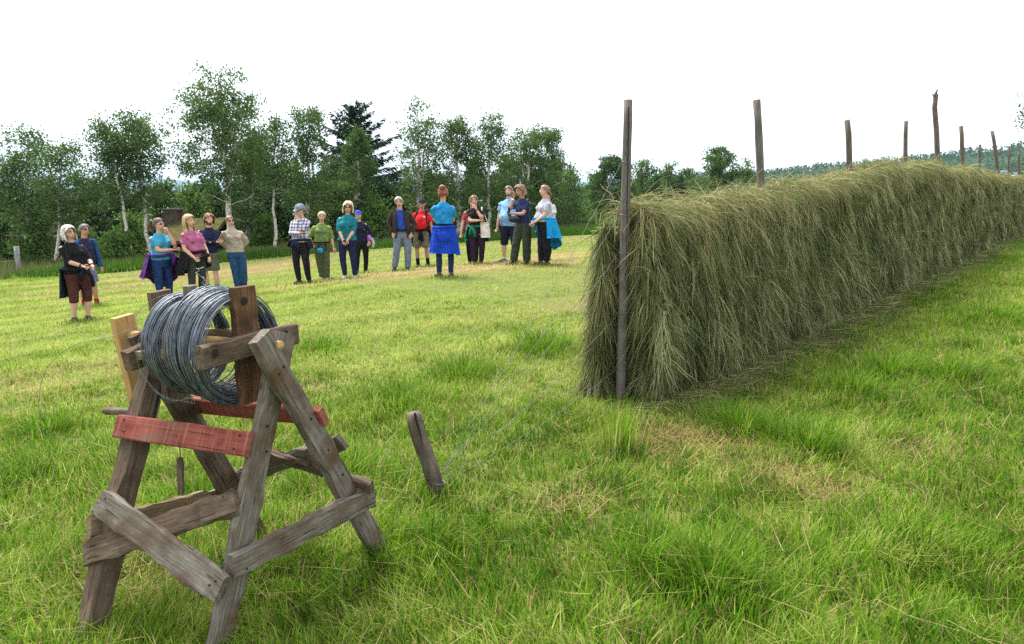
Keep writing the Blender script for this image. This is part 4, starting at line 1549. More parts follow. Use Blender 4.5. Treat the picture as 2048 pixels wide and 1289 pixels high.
def hut(px0, px1, pyb, Y, wall_h, roof, label, chim=None, win=None, rmat=None):
    a, b_ = at(px0, pyb, Y), at(px1, pyb, Y)
    c = (a + b_) / 2
    g0 = tz1(c[0], Y)
    w = b_[0] - a[0]
    root = empty('log_hut', (c[0], Y, g0), label, 'hut')
    mb = MB()
    nlog = int(wall_h / .2)
    for i in range(nlog):
        z = g0 + .1 + i * .2
        for yy in (Y, Y + 3.4):
            mb.tube([[c[0] - w / 2 - .15, yy, z], [c[0], yy, z], [c[0] + w / 2 + .15, yy, z]], .105, 8, jit=.03)
        for xx in (c[0] - w / 2, c[0] + w / 2):
            mb.tube([[xx, Y - .15, z + .1], [xx, Y + 1.7, z + .1], [xx, Y + 3.55, z + .1]], .105, 8, jit=.03)
    mb.build('wall', M_LOG, root, True)
    mb = MB()
    zt = g0 + nlog * .2
    for y0, y1 in ((Y - .45, Y + 1.7), (Y + 3.85, Y + 1.7)):
        nx, ny = 24, 10
        G = np.zeros((nx, ny, 3))
        for i in range(nx):
            for j in range(ny):
                u = j / (ny - 1)
                G[i, j] = [c[0] - w / 2 - .35 + (w + .7) * i / (nx - 1), y0 + (y1 - y0) * u, zt - .1 + roof * u + rng.normal(0, .02)]
        if y0 > y1:
            G = G[::-1]
        mb.shell(G, .16)
    rf = mb.build('roof', rmat or M_TURF, root, False)
    if chim:
        cx = at(chim[0], chim[1], Y + 1.6)
        top = at(chim[0], chim[2], Y + 1.6)[2]
        mb = MB()
        hh = top - (zt + roof - .4)
        mb.box((cx[0], Y + 1.6, top - hh / 2), (.62, .55, hh))
        ch_ = mb.build('chimney', M_BRICK, rf)
        mb = MB()
        mb.box((cx[0], Y + 1.6, top + .04), (.74, .67, .08))
        mb.build('chimney_cap', M_ROCK, ch_)
    if win:
        p = at(win[0], win[1], Y - .13)
        mb = MB()
        mb.box(p, (.42, .04, .5))
        f = mb.build('window', M_BLACK, root)
        mb = MB()
        for dx, dz, sx, sz in ((-.21, 0, .06, .56), (.21, 0, .06, .56), (0, .25, .36, .06), (0, -.25, .36, .06), (0, 0, .03, .44)):
            mb.box(p + np.array([dx, -.03, dz]), (sx, .05, sz))
        mb.build('frame', M_WHITE, f)
    return root


M_LOG = m_wood('dark_tarred_logs', (.012, .009, .007), (.03, .022, .016), (.06, .045, .033), grain=30)
M_WHITE = m_plain('white_paint', (.75, .75, .73), .5)
m, nt, out = newmat('turf_roof')
n1 = noise(nt, coords(nt), 3.5, 6, .7)
finish(nt, out, ramp(nt, n1, [(.3, (.04, .07, .018)), (.5, (.09, .085, .026)), (.7, (.16, .105, .036))]), .95, bump(nt, noise(nt, coords(nt), 30, 4), .9, .05), spec=.1)
M_TURF = m
m, nt, out = newmat('old_brick')
bt = nd(nt, 'ShaderNodeTexBrick')
bt.inputs['Color1'].default_value = (.16, .05, .038, 1)
bt.inputs['Color2'].default_value = (.11, .04, .032, 1)
bt.inputs['Mortar'].default_value = (.14, .11, .10, 1)
bt.inputs['Scale'].default_value = 3.2
nt.links.new(coords(nt, None, (1.6, 1, 4)), bt.inputs['Vector'])
finish(nt, out, bt.outputs[0], .9)
M_BRICK = m
hut(335, 412, 530, 30.0, .85, .95, 'dark log hut with yellowed turf roof and brick chimney, behind the ponytail woman', chim=(347, 440, 420))
hut(45, 118, 540, 33.0, 1.4, .5, 'dark low shed with a small white window among the far left birches', win=(83, 515), rmat=M_LOG)

# ------------------------------------------------------------------ hills
m, nt, out = newmat('forested_slope')
n1 = noise(nt, coords(nt), .013, 6, .7)
n2 = noise(nt, coords(nt), .003, 4, .6)
c = ramp(nt, n1, [(.3, (.020, .045, .018)), (.7, (.055, .095, .035))])
c = mixc(nt, ramp(nt, n2, [(.55, (0, 0, 0)), (.7, (1, 1, 1))]), c, (.10, .13, .055))
finish(nt, out, c, 1., bump(nt, n1, 1, 6), spec=.05)
M_SLOPE = m


def ridge(name, knots, Y, depth, foot, label):
    """hill whose crest passes the listed pixel points at distance Y; a solid landform with front and back slopes"""
    xs = np.linspace(knots[0][0], knots[-1][0], 120)
    ys = np.interp(xs, [k_[0] for k_ in knots], [k_[1] for k_ in knots])
    V = []
    prof = np.concatenate([np.linspace(-1, 0, 14), np.linspace(.1, .8, 7)])
    for j, u in enumerate(prof):
        for x, y in zip(xs, ys):
            a, b_ = ray(x, y)
            cz = CH + b_ * Y
            hgt = cz - foot
            f = 1 - sst(0, 1, abs(u)) if u < 0 else 1 - .5 * u * u
            yy = Y + u * depth
            ww = 1 if u >= 0 else 1
            V.append([a * (Y + (u * depth * .6)), yy, foot + hgt * f + (fbm(np.array([x * .02]), np.array([u * 3.]), 61)[0] - .5) * hgt * .10 * (1 if u else .25)])
    n = len(xs)
    ii, jj = np.meshgrid(np.arange(len(prof) - 1), np.arange(n - 1), indexing='ij')
    p = (ii * n + jj).ravel()
    o = mk(name, V, [np.stack([p, p + 1, p + n + 1, p + n], 1)], M_SLOPE, None, None, True)
    tag(o, label, 'hill', None, 'structure')
    return np.array(V).reshape(len(prof), n, 3)


ridge('far_hills', [(-500, 362), (0, 361), (150, 358), (260, 362), (340, 358), (420, 372), (560, 366), (800, 356), (950, 362), (1130, 360), (1200, 368), (1400, 372), (1800, 380)], 5600, 2200, -235, 'blue hazy forested hills across the valley on the left')
ridge('near_hills', [(-500, 378), (0, 385), (180, 390), (300, 385), (400, 392), (600, 400), (900, 398), (1150, 396), (1260, 400)], 2900, 1100, -140, 'green blue lower valley slope between the birch trunks')
RG = ridge('forest_hill', [(1150, 384), (1300, 366), (1420, 356), (1540, 350), (1640, 340), (1760, 327), (1850, 318), (1930, 309), (2048, 297), (2200, 288), (2700, 282)], 560, 260, -14, 'forested hillside rising to the right behind the hay wall')
# its woods
n = 9000
u = rng.uniform(0, 13.6, n)
w = rng.uniform(0, 118.9, n)
i0, j0 = u.astype(int), w.astype(int)
fu, fw = (u - i0)[:, None], (w - j0)[:, None]
Pw = (RG[i0, j0] * (1 - fu) + RG[i0 + 1, j0] * fu) * (1 - fw) + (RG[i0, j0 + 1] * (1 - fu) + RG[i0 + 1, j0 + 1] * fu) * fw
clear = fbm(Pw[:, 0] * .018, Pw[:, 1] * .018, 88) > .62
keep = ~clear | (rng.uniform(size=n) < .2)
Pw = Pw[keep]
n = len(Pw)
hh = rng.uniform(2.0, 5.5, n)
K = 12
idx = np.repeat(np.arange(n), K)
C = Pw[idx] + np.stack([rng.normal(0, .9, n * K), rng.normal(0, .9, n * K), np.zeros(n * K)], 1) * (1 - .35 * np.tile(np.linspace(0, 1, K), n))[:, None]
C[:, 2] += hh[idx] * np.tile(np.linspace(.12, 1, K), n)
V, Q_, T_ = leaf_quads(C, rng.uniform(.7, 1.6, n * K), np.clip(rng.uniform(0, 1, n)[idx] * .8 + rng.normal(0, .12, n * K), 0, 1), 0, 1.1)
tag(mk('woods', V, [Q_], LEAFS['dark'], None, {'tint': T_}), 'distant mixed woods covering the hillside on the right', 'woods', None, 'stuff')
for px, py, lab in ((2004, 345, 'tiny dark roofed house on the hillside, left of the thin pale pole'), (2031, 349, 'tiny white house on the hillside, between the last two poles')):
    c = at(px, py, 300)
    root = empty('house', c - [0, 0, 2], lab, 'house', 'houses on the far hillside')
    mb = MB()
    mb.box(c + [0, 0, -1.0], (2.5, 2.6, 2.0))
    mb.build('wall', M_WHITE if px > 2010 else m_plain('grey_boards', (.30, .32, .36), .8), root)
    mb = MB()
    G = np.array([[[c[0] - 1.5, c[1] - 2, c[2] + .1], [c[0] - 1.5, c[1], c[2] + .9]], [[c[0] + 1.5, c[1] - 2, c[2] + .1], [c[0] + 1.5, c[1], c[2] + .9]]])
    mb.shell(G, .15)
    G2 = np.array([[[c[0] + 1.5, c[1] + 2, c[2] + .1], [c[0] + 1.5, c[1], c[2] + .9]], [[c[0] - 1.5, c[1] + 2, c[2] + .1], [c[0] - 1.5, c[1], c[2] + .9]]])
    mb.shell(G2, .15)
    mb.build('roof', m_plain('slate_roof', (.12, .16, .28), .6), root)
    mb = MB()
    mb.box(c + [.3, -1.33, -.8], (.6, .06, .8))
    mb.build('window', M_BLACK, root)

# ------------------------------------------------------------------ air
HAZE = .00016
if HAZE:
    mb = MB()
    mb.box((0, 0, -15), (25000, 25000, 470))
    m, nt, out = newmat('valley_air')
    pv = nt.nodes.new('ShaderNodeVolumePrincipled')
    pv.inputs['Color'].default_value = (.46, .68, .95, 1)
    pv.inputs['Density'].default_value = HAZE
    nt.links.new(pv.outputs[0], out.inputs['Volume'])
    o = mb.build('haze', m)
    tag(o, 'thin bluish summer haze over the valley', 'haze', None, 'stuff')

# ------------------------------------------------------------------ people
SKIN = m_plain('skin', (.56, .33, .24), .55, 0, .35, .10, 9)
SKIN_T = m_plain('tanned_skin', (.44, .23, .15), .55, 0, .35, .10, 9)
M_EYE = m_plain('eye_dark', (.03, .02, .018), .3)
M_LIP = m_plain('lips', (.34, .11, .09), .5)
M_LENS = m_plain('dark_lens', (.012, .010, .010), .15, 0, .6)
_cl = {}


def cloth(rgb, nm):
    if nm not in _cl:
        _cl[nm] = m_cloth(nm, rgb)
    return _cl[nm]


def hairm(rgb, nm):
    if nm not in _cl:
        m, nt, out = newmat(nm)
        n_ = noise(nt, coords(nt, None, (1, 1, .3)), 42, 4)
        finish(nt, out, ramp(nt, n_, [(.32, tuple(x * .38 for x in rgb)), (.68, tuple(min(1, x * 1.4) for x in rgb))]), .5, bump(nt, n_, .7, .01), spec=.4)
        _cl[nm] = m
    return _cl[nm]


def plaid():
    m, nt, out = newmat('plaid_shirt_cloth')
    sp = nt.nodes.new('ShaderNodeSeparateXYZ')
    nt.links.new(coords(nt), sp.inputs[0])
    fac = None
    for ax, fr in (('X', 88), ('Z', 88)):
        mu = nd(nt, 'ShaderNodeMath', operation='MULTIPLY')
        nt.links.new(sp.outputs[ax], mu.inputs[0])
        mu.inputs[1].default_value = fr
        si = nd(nt, 'ShaderNodeMath', operation='SINE')
        nt.links.new(mu.outputs[0], si.inputs[0])
        gt = nd(nt, 'ShaderNodeMath', operation='GREATER_THAN')
        nt.links.new(si.outputs[0], gt.inputs[0])
        gt.inputs[1].default_value = .15
        if fac is None:
            fac = gt.outputs[0]
        else:
            ad = nd(nt, 'ShaderNodeMath', operation='ADD')
            nt.links.new(fac, ad.inputs[0])
            nt.links.new(gt.outputs[0], ad.inputs[1])
            hf = nd(nt, 'ShaderNodeMath', operation='MULTIPLY')
            nt.links.new(ad.outputs[0], hf.inputs[0])
            hf.inputs[1].default_value = .5
            fac = hf.outputs[0]
    finish(nt, out, ramp(nt, fac, [(0, (.66, .64, .66)), (.5, (.28, .28, .40)), (1, (.07, .07, .16))]), .9)
    return m


def rotz(a):
    return np.array([[math.cos(a), -math.sin(a), 0], [math.sin(a), math.cos(a), 0], [0, 0, 1.]])


def rotx(a):
    return np.array([[1, 0, 0], [0, math.cos(a), -math.sin(a)], [0, math.sin(a), math.cos(a)]])


ARM = {
    'down': lambda s: ((.30 * s, -.04, .84), (.3 * s, .6, 0)),
    'down_in': lambda s: ((.25 * s, -.12, .85), (.3 * s, .6, 0)),
    'pocket': lambda s: ((.225 * s, -.08, .93), (.9 * s, .9, 0)),
    'back': lambda s: ((.10 * s, .16, .98), (1. * s, .5, -.2)),
    'hips': lambda s: ((.19 * s, -.03, 1.0), (1. * s, .8, 0)),
    'clasp': lambda s: ((.055 * s, -.24, .93), (1. * s, .6, -.2)),
    'low_clasp': lambda s: ((.045 * s, -.27, .98), (1. * s, .6, -.2)),
    'chin': lambda s: ((.045 * s, -.185, 1.435), (.25 * s, -.75, -1)),
    'mouth': lambda s: ((.06 * s, -.20, 1.47), (.25 * s, -.75, -1)),
    'across': lambda s: ((-.09 * s, -.235, 1.15), (.9 * s, -.1, -.7)),
    'cross': lambda s: ((-.12 * s, -.215, 1.17), (1. * s, -.1, -.5)),
    'hold': lambda s: ((.085 * s, -.36, 1.06), (.6 * s, .5, -.7)),
    'lead': lambda s: ((.16 * s, -.22, .94), (.5 * s, .7, 0)),
}


def ik(S, W, pole, a, b):
    S, W = np.asarray(S, float), np.asarray(W, float)
    d = W - S
    L = np.linalg.norm(d)
    if L > (a + b) * .995:
        W = S + d / L * (a + b) * .995
        d = W - S
        L = np.linalg.norm(d)
    d = d / L
    x = (a * a - b * b + L * L) / (2 * L)
    h = math.sqrt(max(a * a - x * x, 0))
    p = np.asarray(pole, float)
    p = nrm(p - d * p.dot(d))
    return S + d * x + p * h, W


def lerp_path(P, n):
    P = np.asarray(P, float)
    L = np.concatenate([[0], np.cumsum(np.linalg.norm(np.diff(P, axis=0), axis=1))])
    t = np.linspace(0, L[-1], n)
    return np.stack([np.interp(t, L, P[:, j]) for j in range(3)], 1), t / L[-1]


TORSO = [(.80, .150, .105, .005), (.86, .168, .120, .008), (.93, .168, .120, .012), (1.00, .152, .108, .004), (1.08, .138, .100, -.002), (1.18, .144, .106, -.004), (1.28, .152, .112, -.002), (1.35, .146, .102, .006), (1.40, .118, .082, .010), (1.435, .088, .068, .012), (1.465, .064, .058, .012)]


def torso(fem, w, belly, infl=0., z0=None, z1=None, hipw=1.0):
    out_ = []
    zs = [r_[0] for r_ in TORSO]
    for z in np.linspace(z0 if z0 else zs[0], z1 if z1 else zs[-1], 16):
        rx, ry, cy = (np.interp(z, zs, [r_[j] for r_ in TORSO]) for j in (1, 2, 3))
        bl = belly * math.exp(-((z - 1.07) / .13) ** 2)
        hp = (hipw - 1) * math.exp(-((z - .90) / .12) ** 2)
        out_.append((0, cy - bl * .55, z, (rx * (w + hp) + infl + bl * .45), (ry * (w + hp * .6) + infl + bl * .75)))
    return out_


def person(px, pyh, pyf, hgt, yaw, label, skin=None, fem=True, w=1.0, belly=.0, hipw=1.0, arms=('down', 'down'), feet=((-.10, 0, 10), (.10, 0, 10)), head=(0, 0),
           hair=None, shirt=None, legs=None, shoes=(.02, .02, .022), extra=None, lean=0., pose_hand=None, knee=.03):
    a, b_ = ray(px, pyf)
    a2, b2 = ray(px, pyh)
    Y = hgt / (b2 - b_)
    base = np.array([a * Y, Y, CH + b_ * Y])
    base[2] = tz1(base[0], Y) - .02
    K = hgt / 1.75
    RZ = rotz(R(yaw))
    sway = .05 * math.sin(px * 1.7)
    root = empty('person', base, label, 'person', 'people standing on the meadow')
    sk = skin or SKIN

    def xf(V):
        V = np.asarray(V, float).copy()
        hs = 1 + .06 * sst(1.50, 1.60, V[:, 2])
        V[:, 0] *= hs
        V[:, 1] *= hs
        V[:, 2] = np.where(V[:, 2] > 1.5, 1.5 + (V[:, 2] - 1.5) * hs, V[:, 2])
        V[:, 0] += sway * np.sin(np.pi * np.clip(V[:, 2] / 1.5, 0, 1.15))
        V[:, 0] += lean * np.clip(V[:, 2] - .1, 0, 2)
        return (V * K) @ RZ.T + base

    # --- skeleton
    SH = {s: np.array([(.158 if fem else .172) * (.4 + .6 * w) * s, .012, 1.378]) for s in (-1, 1)}
    AP = {}
    for s, nm in zip((-1, 1), arms):
        W_, pole = ARM[nm](s) if isinstance(nm, str) else nm
        E, W_ = ik(SH[s], W_, pole, .285, .255)
        AP[s] = (SH[s], E, W_)
    LP = {}
    for s, (fx, fy, toe) in zip((-1, 1), feet):
        hip = np.array([.092 * s * hipw, .005, .88])
        an = np.array([fx, fy, .085])
        kn = (hip + an) / 2 + [0.012 * s, -knee, .03]
        LP[s] = (hip, kn, an, R(toe) * s)
    HM = rotz(R(head[0])) @ rotx(R(head[1])) if True else None
    HP_ = np.array([0, .012, 1.50])

    def hx(v):
        return HP_ + HM @ (np.asarray(v, float) - HP_)

    # --- body
    mb = MB()
    mb.rings(torso(fem, w * .97, belly * .8, -.006, hipw=hipw), 20)
    mb.tube([[0, .015, 1.42], [0, .008, 1.49], hx([0, .0, 1.57])], [.060 * (1 if fem else 1.1), .052 * (1 if fem else 1.15), .052 * (1 if fem else 1.12)], 12)
    hy = -.010
    mb.ell(hx([0, hy + .012, 1.652]), (.074, .094, .098), 16, 10, HM)
    mb.ell(hx([0, hy - .026, 1.602]), (.058, .066, .070), 14, 8, HM)
    mb.tube([hx([0, hy - .082, 1.665]), hx([0, hy - .098, 1.635]), hx([0, hy - .112, 1.620]), hx([0, hy - .085, 1.612])], [.008, .011, .015, .010], 8)
    for s in (-1, 1):
        mb.ell(hx([s * .076, hy + .012, 1.640]), (.012, .020, .032), 8, 6, HM)
        if fem:
            mb.ell([s * .072, -.092 * w, 1.27], (.068, .062, .068), 12, 8)
        S, E, W_ = AP[s]
        P, t = lerp_path([S, E, W_], 11)
        mb.tube(P, np.interp(t, [0, .3, .5, .62, 1], [.050, .046, .038, .040, .026]) * (.93 + .07 * w) * (w if w > 1 else 1), 10)
        mb.ell(S, (.046, .050, .048), 10, 7)
        d = nrm(W_ - E)
        hc = W_ + d * .045
        mb.tube([W_ - d * .02, W_ + d * .02, W_ + d * .06, W_ + d * .085], [(.024, .024), (.034, .020), (.040, .018), (.036, .014)], 10, up=[-d[1], d[0], .1])
        hip, kn, an, toe = LP[s]
        P, t = lerp_path([hip, kn, an], 13)
        mb.tube(P, np.interp(t, [0, .2, .46, .54, .70, .9, 1], [.088, .080, .054, .052, .056, .036, .038]) * (.6 + .4 * w), 12)
        f = np.array([math.sin(toe), -math.cos(toe), 0])
        mb.tube([an - f * .04 + [0, 0, -.03], an + f * .03 + [0, 0, -.04], an + f * .13 + [0, 0, -.06]], [.038, .038, .025], 10)
    V, Fs = remesh(mb, .0125, 5)
    bm_ = MB()
    bm_.add(V, Fs)
    # fingers, rooted in the palm
    for s in (-1, 1):
        S, E, W_ = AP[s]
        d = nrm(W_ - E)
        up_ = nrm(np.cross(d, [s * .3, -1, .2]))
        nm_ = np.cross(up_, d) * (-s)
        for k, (o, ln) in enumerate(((-.027, .065), (-.009, .078), (.009, .072), (.026, .056))):
            b0 = W_ + d * .075 + up_ * o
            P = [b0, b0 + d * ln * .45 + nm_ * .006, b0 + d * ln * .78 + nm_ * .022, b0 + d * ln * .92 + nm_ * .045]
            bm_.tube(P, [.0095, .009, .008, .006], 6)
        b0 = W_ + d * .03 + up_ * -.03
        bm_.tube([b0, b0 + d * .03 - up_ * .022 + nm_ * .01, b0 + d * .06 - up_ * .025 + nm_ * .02], [.012, .0105, .008], 6)
    # face
    for s in (-1, 1):
        bm_.ell(hx([s * .031, hy - .073, 1.652]), (.010, .007, .006), 8, 5, HM, 1)
        bm_.tube([hx([s * .014, hy - .082, 1.674]), hx([s * .034, hy - .078, 1.681]), hx([s * .054, hy - .062, 1.674])], [.003, .004, .002], 5, mi=1)
    bm_.tube([hx([-.024, hy - .082, 1.583]), hx([0, hy - .093, 1.581]), hx([.024, hy - .082, 1.583])], [.004, .0075, .004], 6, mi=2)
    bm_.build('body', [sk, M_EYE, M_LIP], root, True, xf)

    def part(name, mbx, mat, vox=None, parent=root, it=3, fold=0., lab=None):
        if vox:
            V, Fs = remesh(mbx, vox, it)
            if fold:
                dsp = fbm(V[:, 0] * 9 + V[:, 2] * 5 + px, V[:, 1] * 9 - V[:, 2] * 12, 3) - .5
                c_ = V[:, :2] - np.array([0, 0])
                V[:, :2] += c_ / np.maximum(np.linalg.norm(c_, axis=1), .05)[:, None] * dsp[:, None] * fold
            m2 = MB()
            m2.add(V, Fs)
            mbx = m2
        o = mbx.build(name, mat, parent, True, xf)
        if lab:
            o['label'] = lab
        return o

    ctx = dict(AP=AP, LP=LP, hx=hx, HM=HM, root=root, xf=xf, part=part, K=K, base=base, RZ=RZ, w=w, belly=belly, fem=fem, hipw=hipw)

    # --- hair
    if hair:
        hm, kind = hair
        c = np.array([0, hy + .012, 1.652])
        back = {'short': .045, 'bob': .125, 'long': .255, 'pony': .06, 'bun': .05, 'crop': .02, 'mop': .10, 'pulled': .05}[kind]
        vol = {'short': .010, 'bob': .026, 'long': .020, 'pony': .012, 'bun': .014, 'crop': .006, 'mop': .024, 'pulled': .010}[kind]
        rows = np.concatenate([np.linspace(.985, .2, 9), np.linspace(.1, -1, 9)])
        nc = 27
        G = np.zeros((len(rows), nc, 3))
        for i, f in enumerate(rows):
            z = f * (.098 + vol) if f > 0 else f * back
            op = 0.02 if f > .62 else np.interp(f, [-1, -.2, .12, .45, .62], [100 if kind in ('short', 'crop', 'pulled', 'pony', 'bun') else 74, 84 if kind != 'crop' else 95, 70, 48, 8]) * math.pi / 180
            if kind == 'bob' and f <= .62:
                op *= .86
            th = np.linspace(op, 2 * math.pi - op, nc)
            if f > 0:
                k_ = math.sqrt(max(1 - f * f, .0))
            else:
                k_ = 1.0 - .10 * f * f if kind in ('short', 'pony', 'bun', 'crop', 'pulled') else 1.0 + (.10 if kind == 'bob' else .16) * (-f) * (1 if kind != 'mop' else .3)
                if kind == 'bob' and f < -.7:
                    k_ -= .25 * (-f - .7)
            jit = 1 + rng.normal(0, .028 if kind not in ('mop', 'bob') else .045, nc)
            G[i, :, 0] = np.sin(th) * (.074 + vol) * k_ * jit
            G[i, :, 1] = -np.cos(th) * (.094 + vol) * k_ * jit + (.008 if f <= 0 else 0)
            G[i, :, 2] = z + (.012 * rng.normal(size=nc) if i == len(rows) - 1 else 0)
        G = (G.reshape(-1, 3) + c - HP_) @ HM.T + HP_
        mbh = MB()
        mbh.shell(G.reshape(len(rows), nc, 3)[::-1], .012)
        if kind == 'pony':
            P = [hx([0, .105, 1.70]), hx([0, .165, 1.71]), hx([0, .19, 1.64]), hx([0, .175, 1.54]), hx([0, .15, 1.46])]
            mbh.tube(P, [.022, .036, .042, .036, .010], 10)
        if kind == 'bun':
            mbh.ell(hx([0, .08, 1.745]), (.062, .055, .052), 12, 8)
            mbh.tube([hx([.05, .08, 1.66]), hx([.07, .10, 1.60]), hx([.06, .10, 1.53])], [.016, .014, .004], 6)
        part('hair', mbh, hm)
    # --- shirt
    if shirt:
        mt = shirt['mat']
        hem = shirt.get('hem', .93)
        infl = shirt.get('infl', .014)
        mbs = MB()
        mbs.rings(torso(fem, w, belly, infl, hem, 1.465, hipw), 24)
        ne = shirt.get('neck')
        if ne == 'turtle':
            mbs.tube([[0, .015, 1.42], [0, .008, 1.50], [0, .002, 1.545]], [.085, .076, .078], 14)
        else:
            mbs.tube([[0, .015, 1.42], [0, .010, 1.482]], [.085, .066], 14)
        for s in (-1, 1):
            if fem:
                mbs.ell([s * .072, -.097 * w, 1.27], (.076, .068, .076), 12, 8)
            S, E, W_ = AP[s]
            sl = shirt.get('sleeve', 'short')
            frac = {'short': .36, 'elbow': .60, 'long': .97}[sl]
            P, t = lerp_path([S, E, W_], 15)
            kk = max(4, int(round(frac * 14)) + 1)
            r_ = np.interp(t, [0, .3, .5, 1], [.058, .058, .051, .038]) * (.5 + .5 * w)
            if sl == 'short':
                r_ = np.interp(t, [0, .4], [.060, .063]) * (.5 + .5 * w)
            mbs.ell(S + [-.016 * s, 0, -.004], (.058, .062, .056), 12, 8)
            mbs.tube(P[:kk], r_[:kk] + shirt.get('loose', 0), 12)
        part('shirt', mbs, mt, .0135, fold=.040, lab=shirt.get('label'))
    # --- trousers / shorts
    if legs:
        mbl = MB()
        mbl.rings(torso(fem, w, belly * .6, .010, .80, legs.get('top', 1.0), hipw), 22)
        zc = legs.get('z', .07)
        fl = legs.get('flare', 0.)
        for s in (-1, 1):
            hip, kn, an, toe = LP[s]
            P, t = lerp_path([hip + [0, 0, .02], kn, an + [0, 0, -.03]], 17)
            kk = max(4, int((P[:, 2] > zc).sum()))
            r_ = np.interp(t, [0, .2, .46, .7, 1], [.104, .096, .074 + fl * .5, .066 + fl * .8, .052 + fl]) * (.6 + .4 * w) * legs.get('fit', 1)
            mbl.tube(P[:kk], r_[:kk], 14)
        mbl.ell([0, .01, .82], (.12 * w, .10, .07), 12, 8)
        part('trousers' if zc < .2 else ('capri_trousers' if zc < .42 else 'shorts'), mbl, legs['mat'], .0135, fold=.018)
    # --- shoes
    if shoes:
        sm = m_plain('shoe_%d' % px, shoes, .6)
        for s in (-1, 1):
            hip, kn, an, toe = LP[s]
            f = np.array([math.sin(toe), -math.cos(toe), 0])
            mbf = MB()
            c0 = np.array([an[0], an[1], 0])
            mbf.tube([c0 - f * .075 + [0, 0, .05], c0 - f * .05 + [0, 0, .05], c0 + f * .02 + [0, 0, .052], c0 + f * .10 + [0, 0, .042], c0 + f * .165 + [0, 0, .035], c0 + f * .19 + [0, 0, .032]],
                     [(.02, .03), (.040, .05), (.042, .054), (.048, .040), (.040, .030), (.012, .015)], 12, up=[0, 0, 1.])
            mbf.tube([an + [0, 0, .02], an + [0, 0, -.04]], [.046, .05], 10)
            V, Fs, M_, U_ = mbf.arrays()
            V[:, 2] = np.maximum(V[:, 2], 0.004)
            m2 = MB()
            m2.add(V, Fs)
            part('shoe', m2, sm)
    if extra:
        extra(ctx)
    return ctx


# --- accessories worn by people
def specs(c, mat, r=(.026, .012, .019), frame=None):
    hx, HM = c['hx'], c['HM']
    mb = MB()
    for s in (-1, 1):
        mb.ell(hx([s * .034, -.092, 1.652]), r, 12, 6, HM)
        mb.tube([hx([s * .055, -.085, 1.660]), hx([s * .080, -.03, 1.662]), hx([s * .083, .02, 1.655])], [.005, .005, .004], 5, mi=1)
    mb.tube([hx([-.015, -.096, 1.66]), hx([.015, -.096, 1.66])], [.004, .004], 5, mi=1)
    c['part']('glasses', mb, [mat, frame or mat])


def thinspecs(c):
    hx, HM = c['hx'], c['HM']
    mb = MB()
    for s in (-1, 1):
        th = np.linspace(0, 2 * math.pi, 15)
        mb.tube([hx([s * .034 + .024 * math.cos(t), -.093, 1.652 + .017 * math.sin(t)]) for t in th], .0028, 5, False)
        mb.tube([hx([s * .058, -.088, 1.658]), hx([s * .080, -.03, 1.66]), hx([s * .083, .02, 1.655])], [.003, .003, .003], 5)
    mb.tube([hx([-.012, -.096, 1.655]), hx([.012, -.096, 1.655])], .0025, 5)
    c['part']('glasses', mb, M_LENS)


def cap(c, mat, visor=True):
    hx, HM = c['hx'], c['HM']
    mb = MB()
    n1_, n2_ = 9, 29
    G = np.zeros((n1_, n2_, 3))
    for i, f in enumerate(np.linspace(.02, 1, n1_)):
        th = np.linspace(0, 2 * math.pi, n2_)
        k_ = math.sin(f * math.pi / 2)
        G[i, :, 0] = .090 * k_ * np.sin(th)
        G[i, :, 1] = .002 - .110 * k_ * np.cos(th)
        G[i, :, 2] = 1.685 + .085 * math.cos(f * math.pi / 2)
    G = np.array([hx(v) for v in G.reshape(-1, 3)]).reshape(n1_, n2_, 3)
    mb.shell(G[:, ::-1], .006)
    if visor:
        G = np.zeros((5, 11, 3))
        for i, u in enumerate(np.linspace(0, 1, 5)):
            th = np.linspace(-1.05, 1.05, 11)
            G[i, :, 0] = (.086 + .0 * u) * np.sin(th) * (1 - .12 * u)
            G[i, :, 1] = -.102 * np.cos(th) - .075 * u * np.cos(th * .8)
            G[i, :, 2] = 1.690 - .022 * u
        G = np.array([hx(v) for v in G.reshape(-1, 3)]).reshape(5, 11, 3)
        mb.shell(G, .006)
    c['part']('cap', mb, mat)


def beard(c, mat):
    hx, HM = c['hx'], c['HM']
    mb = MB()
    G = np.zeros((7, 15, 3))
    for i, u in enumerate(np.linspace(0, 1, 7)):
        th = np.linspace(-1.5, 1.5, 15)
        k_ = math.cos(u * 1.1)
        G[i, :, 0] = .070 * np.sin(th) * (.55 + .45 * k_)
        G[i, :, 1] = -.012 - .082 * np.cos(th) * (.45 + .55 * k_)
        G[i, :, 2] = 1.595 - .058 * math.sin(u * 1.45) + .045 * np.abs(np.sin(th)) ** 3 * (1 - u)
    G = np.array([hx(v) for v in G.reshape(-1, 3)]).reshape(7, 15, 3)
    mb.shell(G, .012)
    c['part']('beard', mb, mat)


